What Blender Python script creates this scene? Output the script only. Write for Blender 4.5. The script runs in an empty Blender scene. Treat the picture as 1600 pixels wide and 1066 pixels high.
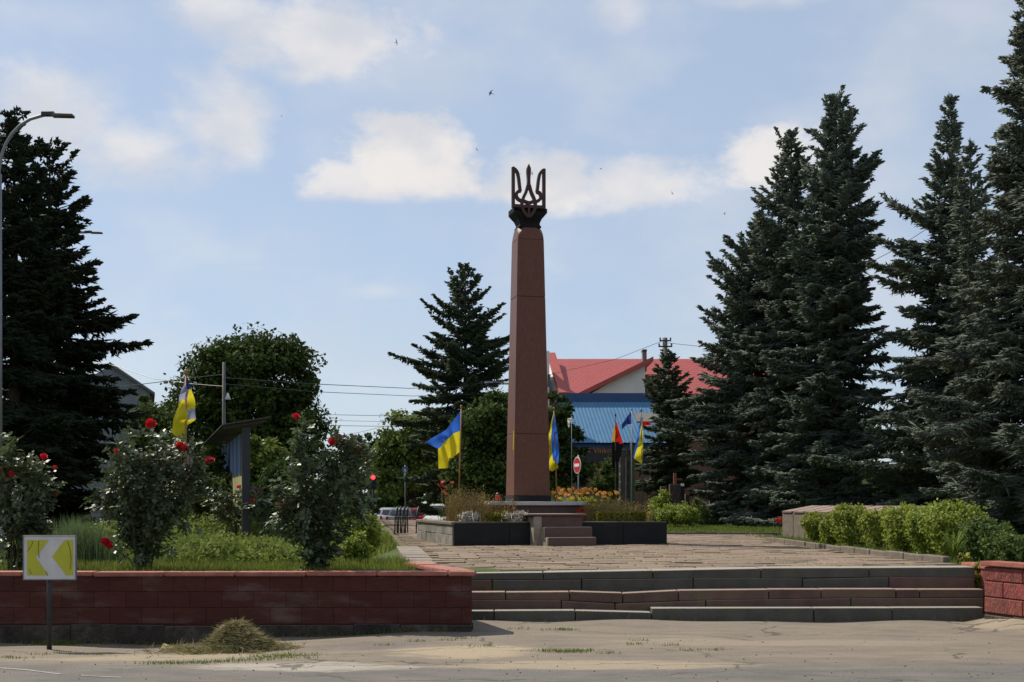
import bpy, bmesh, math, random
import numpy as np
from mathutils import Vector, Matrix
random.seed(7); RNG = np.random.default_rng(7)
scn = bpy.context.scene
COL = scn.collection
R = math.radians

# ------------------------------------------------------------------ camera
F = 2000.0; CAMZ = 1.68; HV = 787.0
cam_d = bpy.data.cameras.new('camera'); cam = bpy.data.objects.new('camera', cam_d); COL.objects.link(cam)
cam.location = (0, 0, CAMZ); cam.rotation_euler = (R(90), 0, 0)
cam_d.sensor_width = 36; cam_d.lens = 45; cam_d.shift_y = (HV - 533) / 1600
cam_d.clip_start = 0.1; cam_d.clip_end = 6000
scn.camera = cam
# ------------------------------------------------------------------ light
SUN_EL = 49.0; SUN_AZ = -50.0     # degrees from +Y, negative = left
sd = Vector((math.sin(R(SUN_AZ)) * math.cos(R(SUN_EL)), math.cos(R(SUN_AZ)) * math.cos(R(SUN_EL)), math.sin(R(SUN_EL))))
sun_d = bpy.data.lights.new('sun', 'SUN'); sun_d.energy = 4.9; sun_d.angle = R(0.5); sun_d.color = (1, .92, .79)
sun = bpy.data.objects.new('sun', sun_d); COL.objects.link(sun)
sun.rotation_euler = (-sd).to_track_quat('-Z', 'Y').to_euler(); sun.location = (-20, 30, 40)
scn.view_settings.view_transform = 'Standard'; scn.view_settings.look = 'None'
scn.view_settings.gamma = 1; scn.view_settings.exposure = 0.18; scn.view_settings.use_curve_mapping = False

def build_world():
    w = bpy.data.worlds.new('World'); scn.world = w; w.use_nodes = True
    nt = w.node_tree; N = nt.nodes; L = nt.links; N.clear()
    def node(t, **k):
        n = N.new(t)
        for a, b in k.items(): setattr(n, a, b)
        return n
    def mth(op, a, b=None, c=None, clamp=False):
        n = node('ShaderNodeMath', operation=op); n.use_clamp = clamp
        for i, x in enumerate((a, b, c)):
            if x is None: continue
            if isinstance(x, (int, float)): n.inputs[i].default_value = x
            else: L.new(x, n.inputs[i])
        return n.outputs[0]
    def sstep(x, lo, hi):
        n = node('ShaderNodeMapRange', interpolation_type='SMOOTHSTEP')
        L.new(x, n.inputs[0]); n.inputs[1].default_value = lo; n.inputs[2].default_value = hi
        return n.outputs[0]
    sky = node('ShaderNodeTexSky', sky_type='NISHITA')
    sky.sun_disc = False; sky.sun_elevation = R(SUN_EL); sky.sun_rotation = R(SUN_AZ)
    sky.air_density = 1.0; sky.dust_density = 0.55; sky.ozone_density = 2.2; sky.altitude = 150
    tc = node('ShaderNodeTexCoord'); sx = node('ShaderNodeSeparateXYZ'); L.new(tc.outputs['Generated'], sx.inputs[0])
    x, y, z = sx.outputs
    az = mth('ARCTAN2', x, y); el = mth('ARCSINE', z)
    cmb = node('ShaderNodeCombineXYZ'); L.new(az, cmb.inputs[0]); L.new(mth('MULTIPLY', el, 1.5), cmb.inputs[1])
    def noise(scale, det, rough=.55, off=0):
        m = node('ShaderNodeMapping'); L.new(cmb.outputs[0], m.inputs[0]); m.inputs['Location'].default_value = (off, off * .7, off * .3)
        n = node('ShaderNodeTexNoise'); n.inputs['Scale'].default_value = scale; n.inputs['Detail'].default_value = det
        n.inputs['Roughness'].default_value = rough; L.new(m.outputs[0], n.inputs['Vector']); return n.outputs[0]
    n1 = noise(26, 7, .6); n2 = noise(7, 5, .55, 3.1); n3 = noise(13, 4, .5, 8.0)
    e1 = mth('MULTIPLY', mth('SUBTRACT', n1, .5), 1.5)
    # cumulus in view: (u, v, half width, half height, flat-bottom v, softness, density), photograph pixels -> directions
    blobs = [(645, 265, 118, 92, 312, .22, 1.0), (560, 290, 100, 42, 318, .22, .9), (850, 290, 110, 62, 330, .28, .95),
             (985, 290, 170, 50, 338, .4, .85), (1210, 255, 85, 62, 306, .25, .95), (1300, 230, 75, 60, 330, .5, .7),
             (500, 60, 190, 85, 140, .4, .85), (350, 20, 110, 60, 90, .5, .8), (80, 180, 120, 100, 300, .5, .85),
             (355, 190, 90, 95, 275, .5, .85), (210, 245, 130, 70, 310, .55, .8), (960, 15, 80, 60, 80, .7, .6),
             (1250, -10, 250, 22, 15, .7, .6), (590, 455, 100, 22, 470, .8, .4), (620, 512, 60, 25, 530, .8, .4), (270, 490, 60, 22, 505, .9, .35),
             (400, 420, 130, 16, 440, .9, .35), (1390, 385, 60, 60, 450, .8, .4), (1195, 262, 40, 40, 300, .4, .5), (60, 20, 220, 40, 60, .9, .35)]
    total = None
    for (u, v, hw, hh, fb, soft, den) in blobs:
        a0 = math.atan((u - 800) / F); e0 = math.atan((HV - v) / F * math.cos(a0)); ra = hw / F; re = hh / F
        dx = mth('DIVIDE', mth('SUBTRACT', az, a0), ra); dy = mth('DIVIDE', mth('SUBTRACT', el, e0), re)
        d = mth('SQRT', mth('ADD', mth('POWER', mth('ABSOLUTE', dx), 2), mth('POWER', mth('ABSOLUTE', dy), 2)))
        val = mth('ADD', mth('SUBTRACT', 1.16, d), e1)
        eb = math.atan((HV - fb) / F * math.cos(a0))
        bot = sstep(mth('ADD', mth('SUBTRACT', el, eb), mth('MULTIPLY', mth('SUBTRACT', n3, .5), .035)), -.006, .008)
        m = mth('MULTIPLY', mth('MULTIPLY', sstep(val, 0, soft * 1.9 + .14), bot), den)
        total = m if total is None else mth('MAXIMUM', total, m)
    veil = mth('MULTIPLY', sstep(n2, .42, .75), .34)
    # the same fair-weather cumulus over the rest of the sky
    away = mth('MAXIMUM', sstep(mth('ABSOLUTE', az), .42, .6), sstep(el, .40, .55))
    gen = mth('MULTIPLY', mth('MULTIPLY', sstep(mth('ADD', n2, mth('MULTIPLY', e1, .12)), .52, .66), away), .85)
    total = mth('MAXIMUM', mth('MAXIMUM', total, veil), gen)
    total = mth('MULTIPLY', total, sstep(el, -.01, .05))
    shade = sstep(n3, .36, .64)
    cc = node('ShaderNodeMix', data_type='RGBA'); L.new(shade, cc.inputs[0])
    cc.inputs[6].default_value = (6.0, 6.1, 6.5, 1); cc.inputs[7].default_value = (7.6, 7.3, 7.15, 1)
    # summer haze keeps the clear sky a little paler and greyer than the bare atmosphere
    hz = node('ShaderNodeMix', data_type='RGBA'); hz.inputs[0].default_value = .62
    L.new(sky.outputs[0], hz.inputs[6]); hz.inputs[7].default_value = (4.75, 5.6, 6.95, 1)
    mix = node('ShaderNodeMix', data_type='RGBA'); L.new(total, mix.inputs[0]); L.new(hz.outputs[2], mix.inputs[6]); L.new(cc.outputs[2], mix.inputs[7])
    bg = node('ShaderNodeBackground'); bg.inputs[1].default_value = 0.1; L.new(mix.outputs[2], bg.inputs[0])
    out = node('ShaderNodeOutputWorld'); L.new(bg.outputs[0], out.inputs[0])
build_world()
scn.world.cycles.sampling_method = 'MANUAL'; scn.world.cycles.sample_map_resolution = 512
scn.render.engine = 'CYCLES'; scn.cycles.max_bounces = 6; scn.cycles.diffuse_bounces = 3; scn.cycles.transmission_bounces = 4

# ------------------------------------------------------------------ helpers
PZ = 0.69                      # height of the plaza above the road
TH = R(13.0)                   # the square's own grid, turned against the view
TX = Vector((math.cos(TH), math.sin(TH), 0)); DX = Vector((-math.sin(TH), math.cos(TH), 0))
def px(u, v, Y): return Vector(((u - 800) / F * Y, Y, CAMZ - (v - HV) / F * Y))
def XU(u, Y): return (u - 800) / F * Y
def ZV(v, Y): return CAMZ - (v - HV) / F * Y

def mesh_np(name, verts, loops, counts, smooth=False):
    me = bpy.data.meshes.new(name)
    verts = np.asarray(verts, dtype=np.float32); loops = np.asarray(loops, dtype=np.int32); counts = np.asarray(counts, dtype=np.int32)
    me.vertices.add(len(verts)); me.vertices.foreach_set('co', verts.ravel())
    me.loops.add(len(loops)); me.loops.foreach_set('vertex_index', loops)
    me.polygons.add(len(counts)); st = np.zeros(len(counts), dtype=np.int32); st[1:] = np.cumsum(counts)[:-1]
    me.polygons.foreach_set('loop_start', st); me.polygons.foreach_set('loop_total', counts)
    if smooth: me.polygons.foreach_set('use_smooth', np.ones(len(counts), dtype=bool))
    me.update(calc_edges=True); me.validate()
    return me
def add(name, me, mat=None, parent=None, loc=None):
    o = bpy.data.objects.new(name, me); COL.objects.link(o)
    if mat is not None and me is not None:
        for m in (mat if isinstance(mat, (list, tuple)) else [mat]): me.materials.append(m)
    if parent is not None: o.parent = parent
    if loc is not None: o.location = loc
    return o
def tag(o, label, cat, group=None):
    o['label'] = label; o['category'] = cat
    if group: o['group'] = group
    return o
def structure(o): o['kind'] = 'structure'; return o
def stuff(o): o['kind'] = 'stuff'; return o
def thing(name, label, cat, loc=(0, 0, 0), rz=0, group=None):
    o = bpy.data.objects.new(name, None); COL.objects.link(o); o.location = loc; o.rotation_euler = (0, 0, rz); o.empty_display_size = .2
    return tag(o, label, cat, group)

class MB:
    def __init__(s): s.v = []; s.f = []; s.m = []
    def face(s, pts, m=0):
        i = len(s.v); s.v += [tuple(p) for p in pts]; s.f.append(list(range(i, i + len(pts)))); s.m.append(m)
    def hexa(s, c, m=0):           # 8 corners: bottom 4 ccw, top 4 ccw
        i = len(s.v); s.v += [tuple(p) for p in c]
        for q in ((3, 2, 1, 0), (4, 5, 6, 7), (0, 1, 5, 4), (1, 2, 6, 5), (2, 3, 7, 6), (3, 0, 4, 7)):
            s.f.append([i + k for k in q]); s.m.append(m)
        return s
    def box(s, x0, x1, y0, y1, z0, z1, m=0, mat=None):
        c = [Vector(p) for p in ((x0, y0, z0), (x1, y0, z0), (x1, y1, z0), (x0, y1, z0), (x0, y0, z1), (x1, y0, z1), (x1, y1, z1), (x0, y1, z1))]
        if mat is not None: c = [mat @ p for p in c]
        return s.hexa(c, m)
    def tube(s, pts, rad, n=8, m=0, cap=True):
        pts = [Vector(p) for p in pts]; k = len(pts)
        if not hasattr(rad, '__len__'): rad = [rad] * k
        base = len(s.v); ref = None
        for i, p in enumerate(pts):
            d = (pts[min(i + 1, k - 1)] - pts[max(i - 1, 0)]).normalized()
            if ref is None: ref = Vector((1, 0, 0)) if abs(d.x) < .9 else Vector((0, 1, 0))
            a = (ref - d * ref.dot(d)).normalized(); b = d.cross(a); ref = a
            for j in range(n):
                t = 2 * math.pi * j / n; s.v.append(tuple(p + (a * math.cos(t) + b * math.sin(t)) * rad[i]))
        for i in range(k - 1):
            for j in range(n):
                a0 = base + i * n + j; a1 = base + i * n + (j + 1) % n
                s.f.append([a0, a1, a1 + n, a0 + n]); s.m.append(m)
        if cap:
            s.f.append([base + j for j in range(n)][::-1]); s.m.append(m)
            s.f.append([base + (k - 1) * n + j for j in range(n)]); s.m.append(m)
        return s
    def prism(s, poly, origin, ax, ay, n, th, m=0):      # 2D polygon in plane (ax, ay), thickness th along n
        A = [origin + ax * p[0] + ay * p[1] for p in poly]; i = len(s.v); k = len(A)
        s.v += [tuple(p - n * (th / 2)) for p in A] + [tuple(p + n * (th / 2)) for p in A]
        s.f.append([i + j for j in range(k)][::-1]); s.m.append(m); s.f.append([i + k + j for j in range(k)]); s.m.append(m)
        for j in range(k):
            q = (j + 1) % k; s.f.append([i + j, i + q, i + k + q, i + k + j]); s.m.append(m)
        return s
    def sphere(s, c, r, nu=10, nv=6, sc=(1, 1, 1), m=0):
        i = len(s.v); c = Vector(c)
        for a in range(nv + 1):
            ph = math.pi * a / nv
            for b in range(nu):
                t = 2 * math.pi * b / nu
                s.v.append((c.x + r * sc[0] * math.sin(ph) * math.cos(t), c.y + r * sc[1] * math.sin(ph) * math.sin(t), c.z + r * sc[2] * math.cos(ph)))
        for a in range(nv):
            for b in range(nu):
                s.f.append([i + a * nu + b, i + a * nu + (b + 1) % nu, i + (a + 1) * nu + (b + 1) % nu, i + (a + 1) * nu + b]); s.m.append(m)
        return s
    def mesh(s, name, smooth=False, bevel=0, seg=1):
        me = bpy.data.meshes.new(name); me.from_pydata(s.v, [], s.f)
        if len(set(s.m)) > 1: me.polygons.foreach_set('material_index', s.m)
        bm = bmesh.new(); bm.from_mesh(me); bmesh.ops.remove_doubles(bm, verts=bm.verts, dist=1e-5)
        bmesh.ops.recalc_face_normals(bm, faces=bm.faces)
        if bevel: bmesh.ops.bevel(bm, geom=[e for e in bm.edges if len(e.link_faces) == 2 and e.calc_face_angle(0) > .5], offset=bevel, segments=seg, affect='EDGES')
        bm.to_mesh(me); bm.free()
        if smooth: me.polygons.foreach_set('use_smooth', [True] * len(me.polygons))
        me.update(); return me
    def obj(s, name, mat, parent=None, smooth=False, bevel=0, seg=1, loc=None): return add(name, s.mesh(name, smooth, bevel, seg), mat, parent, loc)

# ------------------------------------------------------------------ materials
def material(name, c, c2=None, scale=3.0, rough=.7, bump=0, bscale=None, spec=.4, island=0, transl=0, stain=None, sscale=.8, samt=.5, metal=0, stretch=None, det=6, transl_c=None, emit=0, sheen=0):
    m = bpy.data.materials.new(name); m.use_nodes = True; nt = m.node_tree; N = nt.nodes; L = nt.links
    b = N['Principled BSDF']; out = N['Material Output']
    b.inputs['Roughness'].default_value = rough; b.inputs['Specular IOR Level'].default_value = spec; b.inputs['Metallic'].default_value = metal
    c = tuple(c) + (1,); c2 = tuple(c2) + (1,) if c2 else tuple(min(1, x * .62) for x in c[:3]) + (1,)
    tc = N.new('ShaderNodeTexCoord'); vec = tc.outputs['Object']
    if stretch:
        mp = N.new('ShaderNodeMapping'); mp.inputs['Scale'].default_value = stretch; L.new(vec, mp.inputs[0]); vec = mp.outputs[0]
    nz = N.new('ShaderNodeTexNoise'); nz.inputs['Scale'].default_value = scale; nz.inputs['Detail'].default_value = det; L.new(vec, nz.inputs['Vector'])
    mr = N.new('ShaderNodeMapRange'); mr.inputs[1].default_value = .3; mr.inputs[2].default_value = .7; L.new(nz.outputs[0], mr.inputs[0])
    mx = N.new('ShaderNodeMix'); mx.data_type = 'RGBA'; mx.inputs[6].default_value = c; mx.inputs[7].default_value = c2; L.new(mr.outputs[0], mx.inputs[0])
    colr = mx.outputs[2]
    if stain:
        n2 = N.new('ShaderNodeTexNoise'); n2.inputs['Scale'].default_value = sscale; n2.inputs['Detail'].default_value = 8; n2.inputs['Roughness'].default_value = .65; L.new(vec, n2.inputs['Vector'])
        r2 = N.new('ShaderNodeMapRange'); r2.inputs[1].default_value = .5; r2.inputs[2].default_value = .68; r2.inputs[4].default_value = samt; L.new(n2.outputs[0], r2.inputs[0])
        m2 = N.new('ShaderNodeMix'); m2.data_type = 'RGBA'; L.new(r2.outputs[0], m2.inputs[0]); L.new(colr, m2.inputs[6]); m2.inputs[7].default_value = tuple(stain) + (1,); colr = m2.outputs[2]
    if island:
        g = N.new('ShaderNodeNewGeometry'); oi = N.new('ShaderNodeObjectInfo')
        ad = N.new('ShaderNodeMath'); ad.operation = 'ADD'; L.new(g.outputs['Random Per Island'], ad.inputs[0]); L.new(oi.outputs['Random'], ad.inputs[1])
        fr = N.new('ShaderNodeMath'); fr.operation = 'FRACT'; L.new(ad.outputs[0], fr.inputs[0])
        r3 = N.new('ShaderNodeMapRange'); r3.inputs[3].default_value = 1 - island; r3.inputs[4].default_value = 1 + island; L.new(fr.outputs[0], r3.inputs[0])
        h = N.new('ShaderNodeHueSaturation'); L.new(colr, h.inputs['Color']); L.new(r3.outputs[0], h.inputs['Value'])
        r4 = N.new('ShaderNodeMapRange'); r4.inputs[3].default_value = .5 - island * .05; r4.inputs[4].default_value = .5 + island * .03; L.new(oi.outputs['Random'], r4.inputs[0]); L.new(r4.outputs[0], h.inputs['Hue'])
        colr = h.outputs[0]
    L.new(colr, b.inputs['Base Color'])
    if bump:
        nb = N.new('ShaderNodeTexNoise'); nb.inputs['Scale'].default_value = bscale or scale * 4; nb.inputs['Detail'].default_value = 8; L.new(vec, nb.inputs['Vector'])
        bp = N.new('ShaderNodeBump'); bp.inputs['Strength'].default_value = bump; bp.inputs['Distance'].default_value = .03; L.new(nb.outputs[0], bp.inputs['Height']); L.new(bp.outputs[0], b.inputs['Normal'])
    if emit:
        b.inputs['Emission Color'].default_value = c; b.inputs['Emission Strength'].default_value = emit
    if transl:
        t = N.new('ShaderNodeBsdfTranslucent'); L.new(colr, t.inputs[0])
        if transl_c:
            hh = N.new('ShaderNodeMix'); hh.data_type = 'RGBA'; hh.blend_type = 'MULTIPLY'; hh.inputs[0].default_value = 1; L.new(colr, hh.inputs[6]); hh.inputs[7].default_value = tuple(transl_c) + (1,); L.new(hh.outputs[2], t.inputs[0])
        s = N.new('ShaderNodeMixShader'); s.inputs[0].default_value = transl; L.new(b.outputs[0], s.inputs[1]); L.new(t.outputs[0], s.inputs[2]); L.new(s.outputs[0], out.inputs[0])
    return m
M = {}
M['asphalt'] = material('asphalt', (.135, .122, .108), (.088, .081, .074), 1.1, .85, .35, 90, .3, stain=(.2, .175, .145), sscale=.45, samt=.5)
M['forecourt'] = material('old_asphalt_dust', (.20, .165, .125), (.135, .118, .098), 1.4, .9, .5, 60, .2, stain=(.31, .24, .155), sscale=.6, samt=.8)
M['gravel'] = material('pale_gravel', (.30, .26, .21), (.2, .175, .14), 22, .9, .8, 60, .2)
M['sand'] = material('sand_drift', (.30, .235, .155), (.235, .185, .125), 9, .95, .5, 60, .15)
M['line'] = material('worn_line_paint', (.32, .30, .27), (.17, .155, .14), 8, .8)
M['soil'] = material('soil', (.15, .12, .07), (.09, .085, .035), 3, .95, .6, 30, .2, stain=(.085, .10, .026), sscale=2.2, samt=.85)
M['lawn'] = material('lawn_ground', (.075, .105, .022), (.045, .068, .016), 2.5, .95, .5, 40, .2, stain=(.11, .10, .035), sscale=1.5, samt=.5)
M['paver'] = material('sandstone_paver', (.235, .175, .128), (.18, .136, .10), 4, .9, .45, 40, .2, island=.16, stain=(.14, .125, .065), sscale=2.0, samt=.5)
M['paver_far'] = material('sandstone_paver_far', (.235, .175, .128), (.185, .138, .10), 2, .85, .3, 30, .3, island=.2, stain=(.10, .095, .045), sscale=.6, samt=.5)
M['kerb'] = material('concrete_kerb', (.25, .21, .17), (.17, .145, .115), 5, .85, .5, 40, .3, island=.12)
M['greystep'] = material('grey_step_stone', (.092, .086, .070), (.060, .057, .047), 4, .75, .4, 50, .35, island=.16, stain=(.09, .085, .035), sscale=3.5, samt=.5)
M['brownstep'] = material('brown_step_stone', (.14, .078, .058), (.088, .052, .04), 4, .75, .4, 50, .35, island=.16, stain=(.11, .10, .045), sscale=3.5, samt=.45)
M['redblock'] = material('red_painted_block', (.088, .028, .019), (.060, .021, .015), 6, .8, .55, 35, .2, island=.12, stain=(.15, .105, .09), sscale=1.5, samt=.65, stretch=(1, 1, 3))  # wall front's shade is put into this darker copy of the red
M['redblock2'] = material('split_red_block', (.25, .066, .048), (.13, .036, .03), 9, .85, 1.0, 30, .3, island=.12, stain=(.10, .05, .042), sscale=2.4, samt=.6, stretch=(1, 1, .5))  # same red paint, with the sunlight on this wall put into the colour
M['redcap'] = material('red_wall_cap', (.38, .135, .09), (.24, .085, .06), 7, .6, .35, 40, .4, island=.1)
M['footing'] = material('grey_footing', (.060, .046, .037), (.038, .031, .026), 7, .9, .9, 25, .15, island=.2, stain=(.15, .13, .105), sscale=3.2, samt=.5)
M['mortar'] = material('mortar', (.07, .025, .02), (.05, .02, .017), 8, .9)
M['granite'] = material('red_granite', (.155, .060, .036), (.108, .042, .026), 26, .42, .05, 60, .25, det=10, stain=(.095, .038, .025), sscale=1.6, samt=.6, stretch=(1, 1, .3))
M['blackgranite'] = material('black_granite', (.011, .011, .012), (.016, .016, .017), 30, .5, 0, None, .18, stain=(.035, .032, .028), sscale=2.2, samt=.3)
M['capital'] = material('black_capital', (.010, .010, .011), (.014, .014, .014), 20, .65, spec=.12)
M['rust'] = material('brown_metal', (.065, .022, .016), (.042, .016, .012), 9, .6, .2, 40)
M['greystone'] = material('grey_clad_stone', (.22, .205, .18), (.13, .12, .105), 6, .85, .6, 30, .3, island=.2, stain=(.32, .30, .26), sscale=4, samt=.6)
M['coping'] = material('coping_stone', (.17, .135, .10), (.10, .083, .064), 6, .85, .5, 30)
M['pinkstone'] = material('pink_brown_stone', (.12, .066, .054), (.088, .05, .042), 8, .7, .15, 40)
M['palestone'] = material('pale_weathered_stone', (.33, .27, .21), (.22, .18, .14), 6, .85, .4, 30)
M['slabwhite'] = material('pale_plinth_slab', (.50, .49, .46), (.36, .35, .33), 5, .55, .1)
M['metal'] = material('galvanised_metal', (.22, .23, .24), (.16, .17, .18), 6, .5, metal=.4)
M['darkmetal'] = material('dark_metal', (.03, .03, .032), (.02, .02, .02), 6, .5)
M['concrete'] = material('concrete_post', (.15, .142, .128), (.10, .096, .086), 5, .85, .3)
M['wood'] = material('varnished_wood', (.34, .17, .045), (.24, .11, .03), 9, .5, stretch=(1, 1, .1))
M['greywood'] = material('grey_wood', (.075, .066, .056), (.045, .04, .035), 6, .85, .4, stretch=(3, 3, .3))
M['white'] = material('white_plaster', (.72, .70, .66), (.62, .60, .57), 1.2, .85)
M['wallgrey'] = material('grey_sheet_wall', (.19, .205, .22), (.15, .165, .18), 1, .7)
M['brownwall'] = material('brown_wall', (.16, .085, .052), (.12, .065, .042), 2, .85)
M['glass'] = material('dark_glass', (.02, .024, .028), (.03, .034, .038), 1, .12, spec=.6)
M['bluetin'] = material('blue_sheet_roof', (.085, .21, .36), (.07, .18, .31), 1.5, .7, stain=(.10, .22, .35), sscale=1.0, samt=.4, spec=.2)
M['bluedark'] = material('dark_blue_fascia', (.03, .075, .19), (.025, .06, .15), 1.5, .5)
M['redtrim'] = material('red_roof_trim', (.40, .075, .058), (.34, .065, .05), 2, .5)
M['chevwhite'] = material('sign_white', (.58, .56, .54), (.47, .455, .44), 6, .5)
M['chevyellow'] = material('sign_yellow', (.46, .46, .025), (.38, .38, .025), 5, .45)
M['red'] = material('signal_red', (.55, .02, .03), (.42, .015, .022), 6, .4)
M['plainwhite'] = material('clean_white', (.7, .7, .7), (.62, .62, .62), 5, .5)
M['signblue'] = material('sign_blue', (.08, .14, .33), (.07, .12, .28), 5, .5)
M['redlight'] = material('lit_red_lens', (1, .03, .03), (1, .03, .03), 5, .4, emit=4)
M['bark'] = material('bark', (.085, .062, .045), (.045, .034, .026), 5, .95, .9, 14, .2, stretch=(3, 3, .5))
M['barklight'] = material('grey_bark', (.13, .115, .095), (.07, .06, .05), 5, .95, .9, 14, .2, stretch=(3, 3, .5))
def leafmat(n, c, c2, isl=.3, tr=.25, rough=.55, spec=.3, sc=.6, tc=None): return material(n, c, c2, sc, rough, spec=spec, island=isl, transl=tr, det=3, transl_c=tc)
M['spr_dark'] = leafmat('dark_spruce_needles', (.026, .036, .018), (.016, .024, .013), .35, .08, .75, .12)  # backlit shade is put into this dark needle colour
M['spr_blue'] = leafmat('blue_spruce_needles', (.155, .185, .138), (.108, .134, .104), .35, .3, .75, .12)
M['spr_mid'] = leafmat('green_spruce_needles', (.085, .115, .062), (.055, .078, .045), .35, .3, .75, .12)
M['cone'] = material('brown_cones', (.20, .11, .05), (.13, .07, .035), 6, .8)
M['leaf_dark'] = leafmat('dark_tree_leaves', (.058, .094, .022), (.036, .060, .016), .35, .25, .8, .1)
M['leaf_light'] = leafmat('light_tree_leaves', (.16, .20, .045), (.105, .14, .034), .3, .4, .8, .1)
M['leaf_mid'] = leafmat('mid_tree_leaves', (.09, .12, .03), (.055, .08, .021), .35, .3, .8, .1)
M['leaf_far'] = leafmat('far_tree_leaves', (.10, .13, .062), (.065, .09, .05), .3, .25, .8, .1)
M['rose_leaf'] = leafmat('glossy_rose_leaves', (.095, .128, .056), (.062, .088, .040), .35, .22, .46, .38, 3)
M['box_leaf'] = leafmat('bright_hedge_leaves', (.26, .31, .045), (.18, .23, .035), .25, .4, .55, .25, 3)
M['low_leaf'] = leafmat('low_garden_leaves', (.125, .165, .042), (.08, .115, .032), .35, .3, .65, .15, 3)
M['cover_leaf'] = leafmat('ground_cover_leaves', (.17, .22, .045), (.11, .155, .035), .35, .35, .75, .12, 3)
M['grass'] = leafmat('grass_blades', (.155, .20, .035), (.10, .14, .027), .35, .4, .7, .12, 1.5)
M['bluegrass'] = leafmat('blue_green_blades', (.12, .18, .075), (.08, .125, .05), .3, .35, .65, .15, 2)
M['dryplant'] = leafmat('dry_stems', (.27, .19, .075), (.17, .15, .05), .4, .25, .8, .1, 6)
M['hay'] = leafmat('cut_grass_hay', (.33, .285, .14), (.20, .19, .085), .4, .2, .9, .1, 8)
M['silverleaf'] = leafmat('silver_leaves', (.52, .49, .41), (.38, .36, .30), .2, .15, .8, .1, 8)
M['yellowgreen'] = leafmat('yellow_green_leaves', (.26, .25, .03), (.19, .19, .025), .25, .3, .6, .2, 6)
M['rose'] = material('red_rose_petals', (.62, .012, .018), (.5, .008, .014), 12, .55, island=.2, transl=.3)
M['pinkrose'] = material('faded_rose_petals', (.5, .03, .025), (.4, .05, .03), 12, .6, island=.2, transl=.3)
M['orange'] = material('orange_petals', (.68, .26, .012), (.58, .2, .01), 12, .6, island=.2, transl=.3)
M['yellowpetal'] = material('yellow_petals', (.75, .62, .03), (.62, .5, .02), 12, .6, island=.2, transl=.3)
M['mauve'] = material('mauve_petals', (.30, .12, .17), (.2, .08, .12), 12, .7, island=.2, transl=.3)
M['stem'] = material('green_stem', (.055, .075, .022), (.07, .055, .03), 8, .7)
def cloth(n, c): return material(n, c, tuple(x * .85 for x in c), 5, .8, spec=.1, transl=.45)
M['fblue'] = cloth('flag_blue', (.045, .16, .62)); M['fyellow'] = cloth('flag_yellow', (.72, .62, .03)); M['fred'] = cloth('flag_red', (.55, .02, .02))
M['fblack'] = cloth('flag_black', (.008, .008, .008)); M['fnavy'] = cloth('flag_navy', (.025, .05, .22)); M['fpale'] = cloth('flag_faded_blue', (.33, .34, .47)); M['fwhite'] = cloth('flag_white', (.72, .70, .62)); M['forange'] = cloth('flag_amber', (.72, .36, .02))
M['rubber'] = material('tyre_rubber', (.02, .02, .02), (.015, .015, .015), 5, .9)
M['pot'] = material('terracotta', (.26, .085, .05), (.2, .07, .04), 6, .8)

def tile_material():
    m = bpy.data.materials.new('red_metal_tile'); m.use_nodes = True; N = m.node_tree.nodes; L = m.node_tree.links; b = N['Principled BSDF']
    tc = N.new('ShaderNodeTexCoord'); mp = N.new('ShaderNodeMapping'); mp.inputs['Scale'].default_value = (1, 1, 1); L.new(tc.outputs['UV'], mp.inputs[0])
    br = N.new('ShaderNodeTexBrick'); br.offset = 0.5; br.inputs['Scale'].default_value = 1; br.inputs['Brick Width'].default_value = .36; br.inputs['Row Height'].default_value = .36; br.inputs['Mortar Size'].default_value = .035; br.inputs['Mortar Smooth'].default_value = .6
    br.inputs['Color1'].default_value = (.40, .062, .052, 1); br.inputs['Color2'].default_value = (.35, .055, .047, 1); br.inputs['Mortar'].default_value = (.24, .04, .036, 1)
    L.new(mp.outputs[0], br.inputs[0]); L.new(br.outputs[0], b.inputs['Base Color']); b.inputs['Roughness'].default_value = .5
    bp = N.new('ShaderNodeBump'); bp.inputs['Strength'].default_value = .25; bp.inputs['Distance'].default_value = .03; bp.invert = True; L.new(br.outputs['Fac'], bp.inputs['Height']); L.new(bp.outputs[0], b.inputs['Normal'])
    return m
M['tile'] = tile_material()

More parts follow.
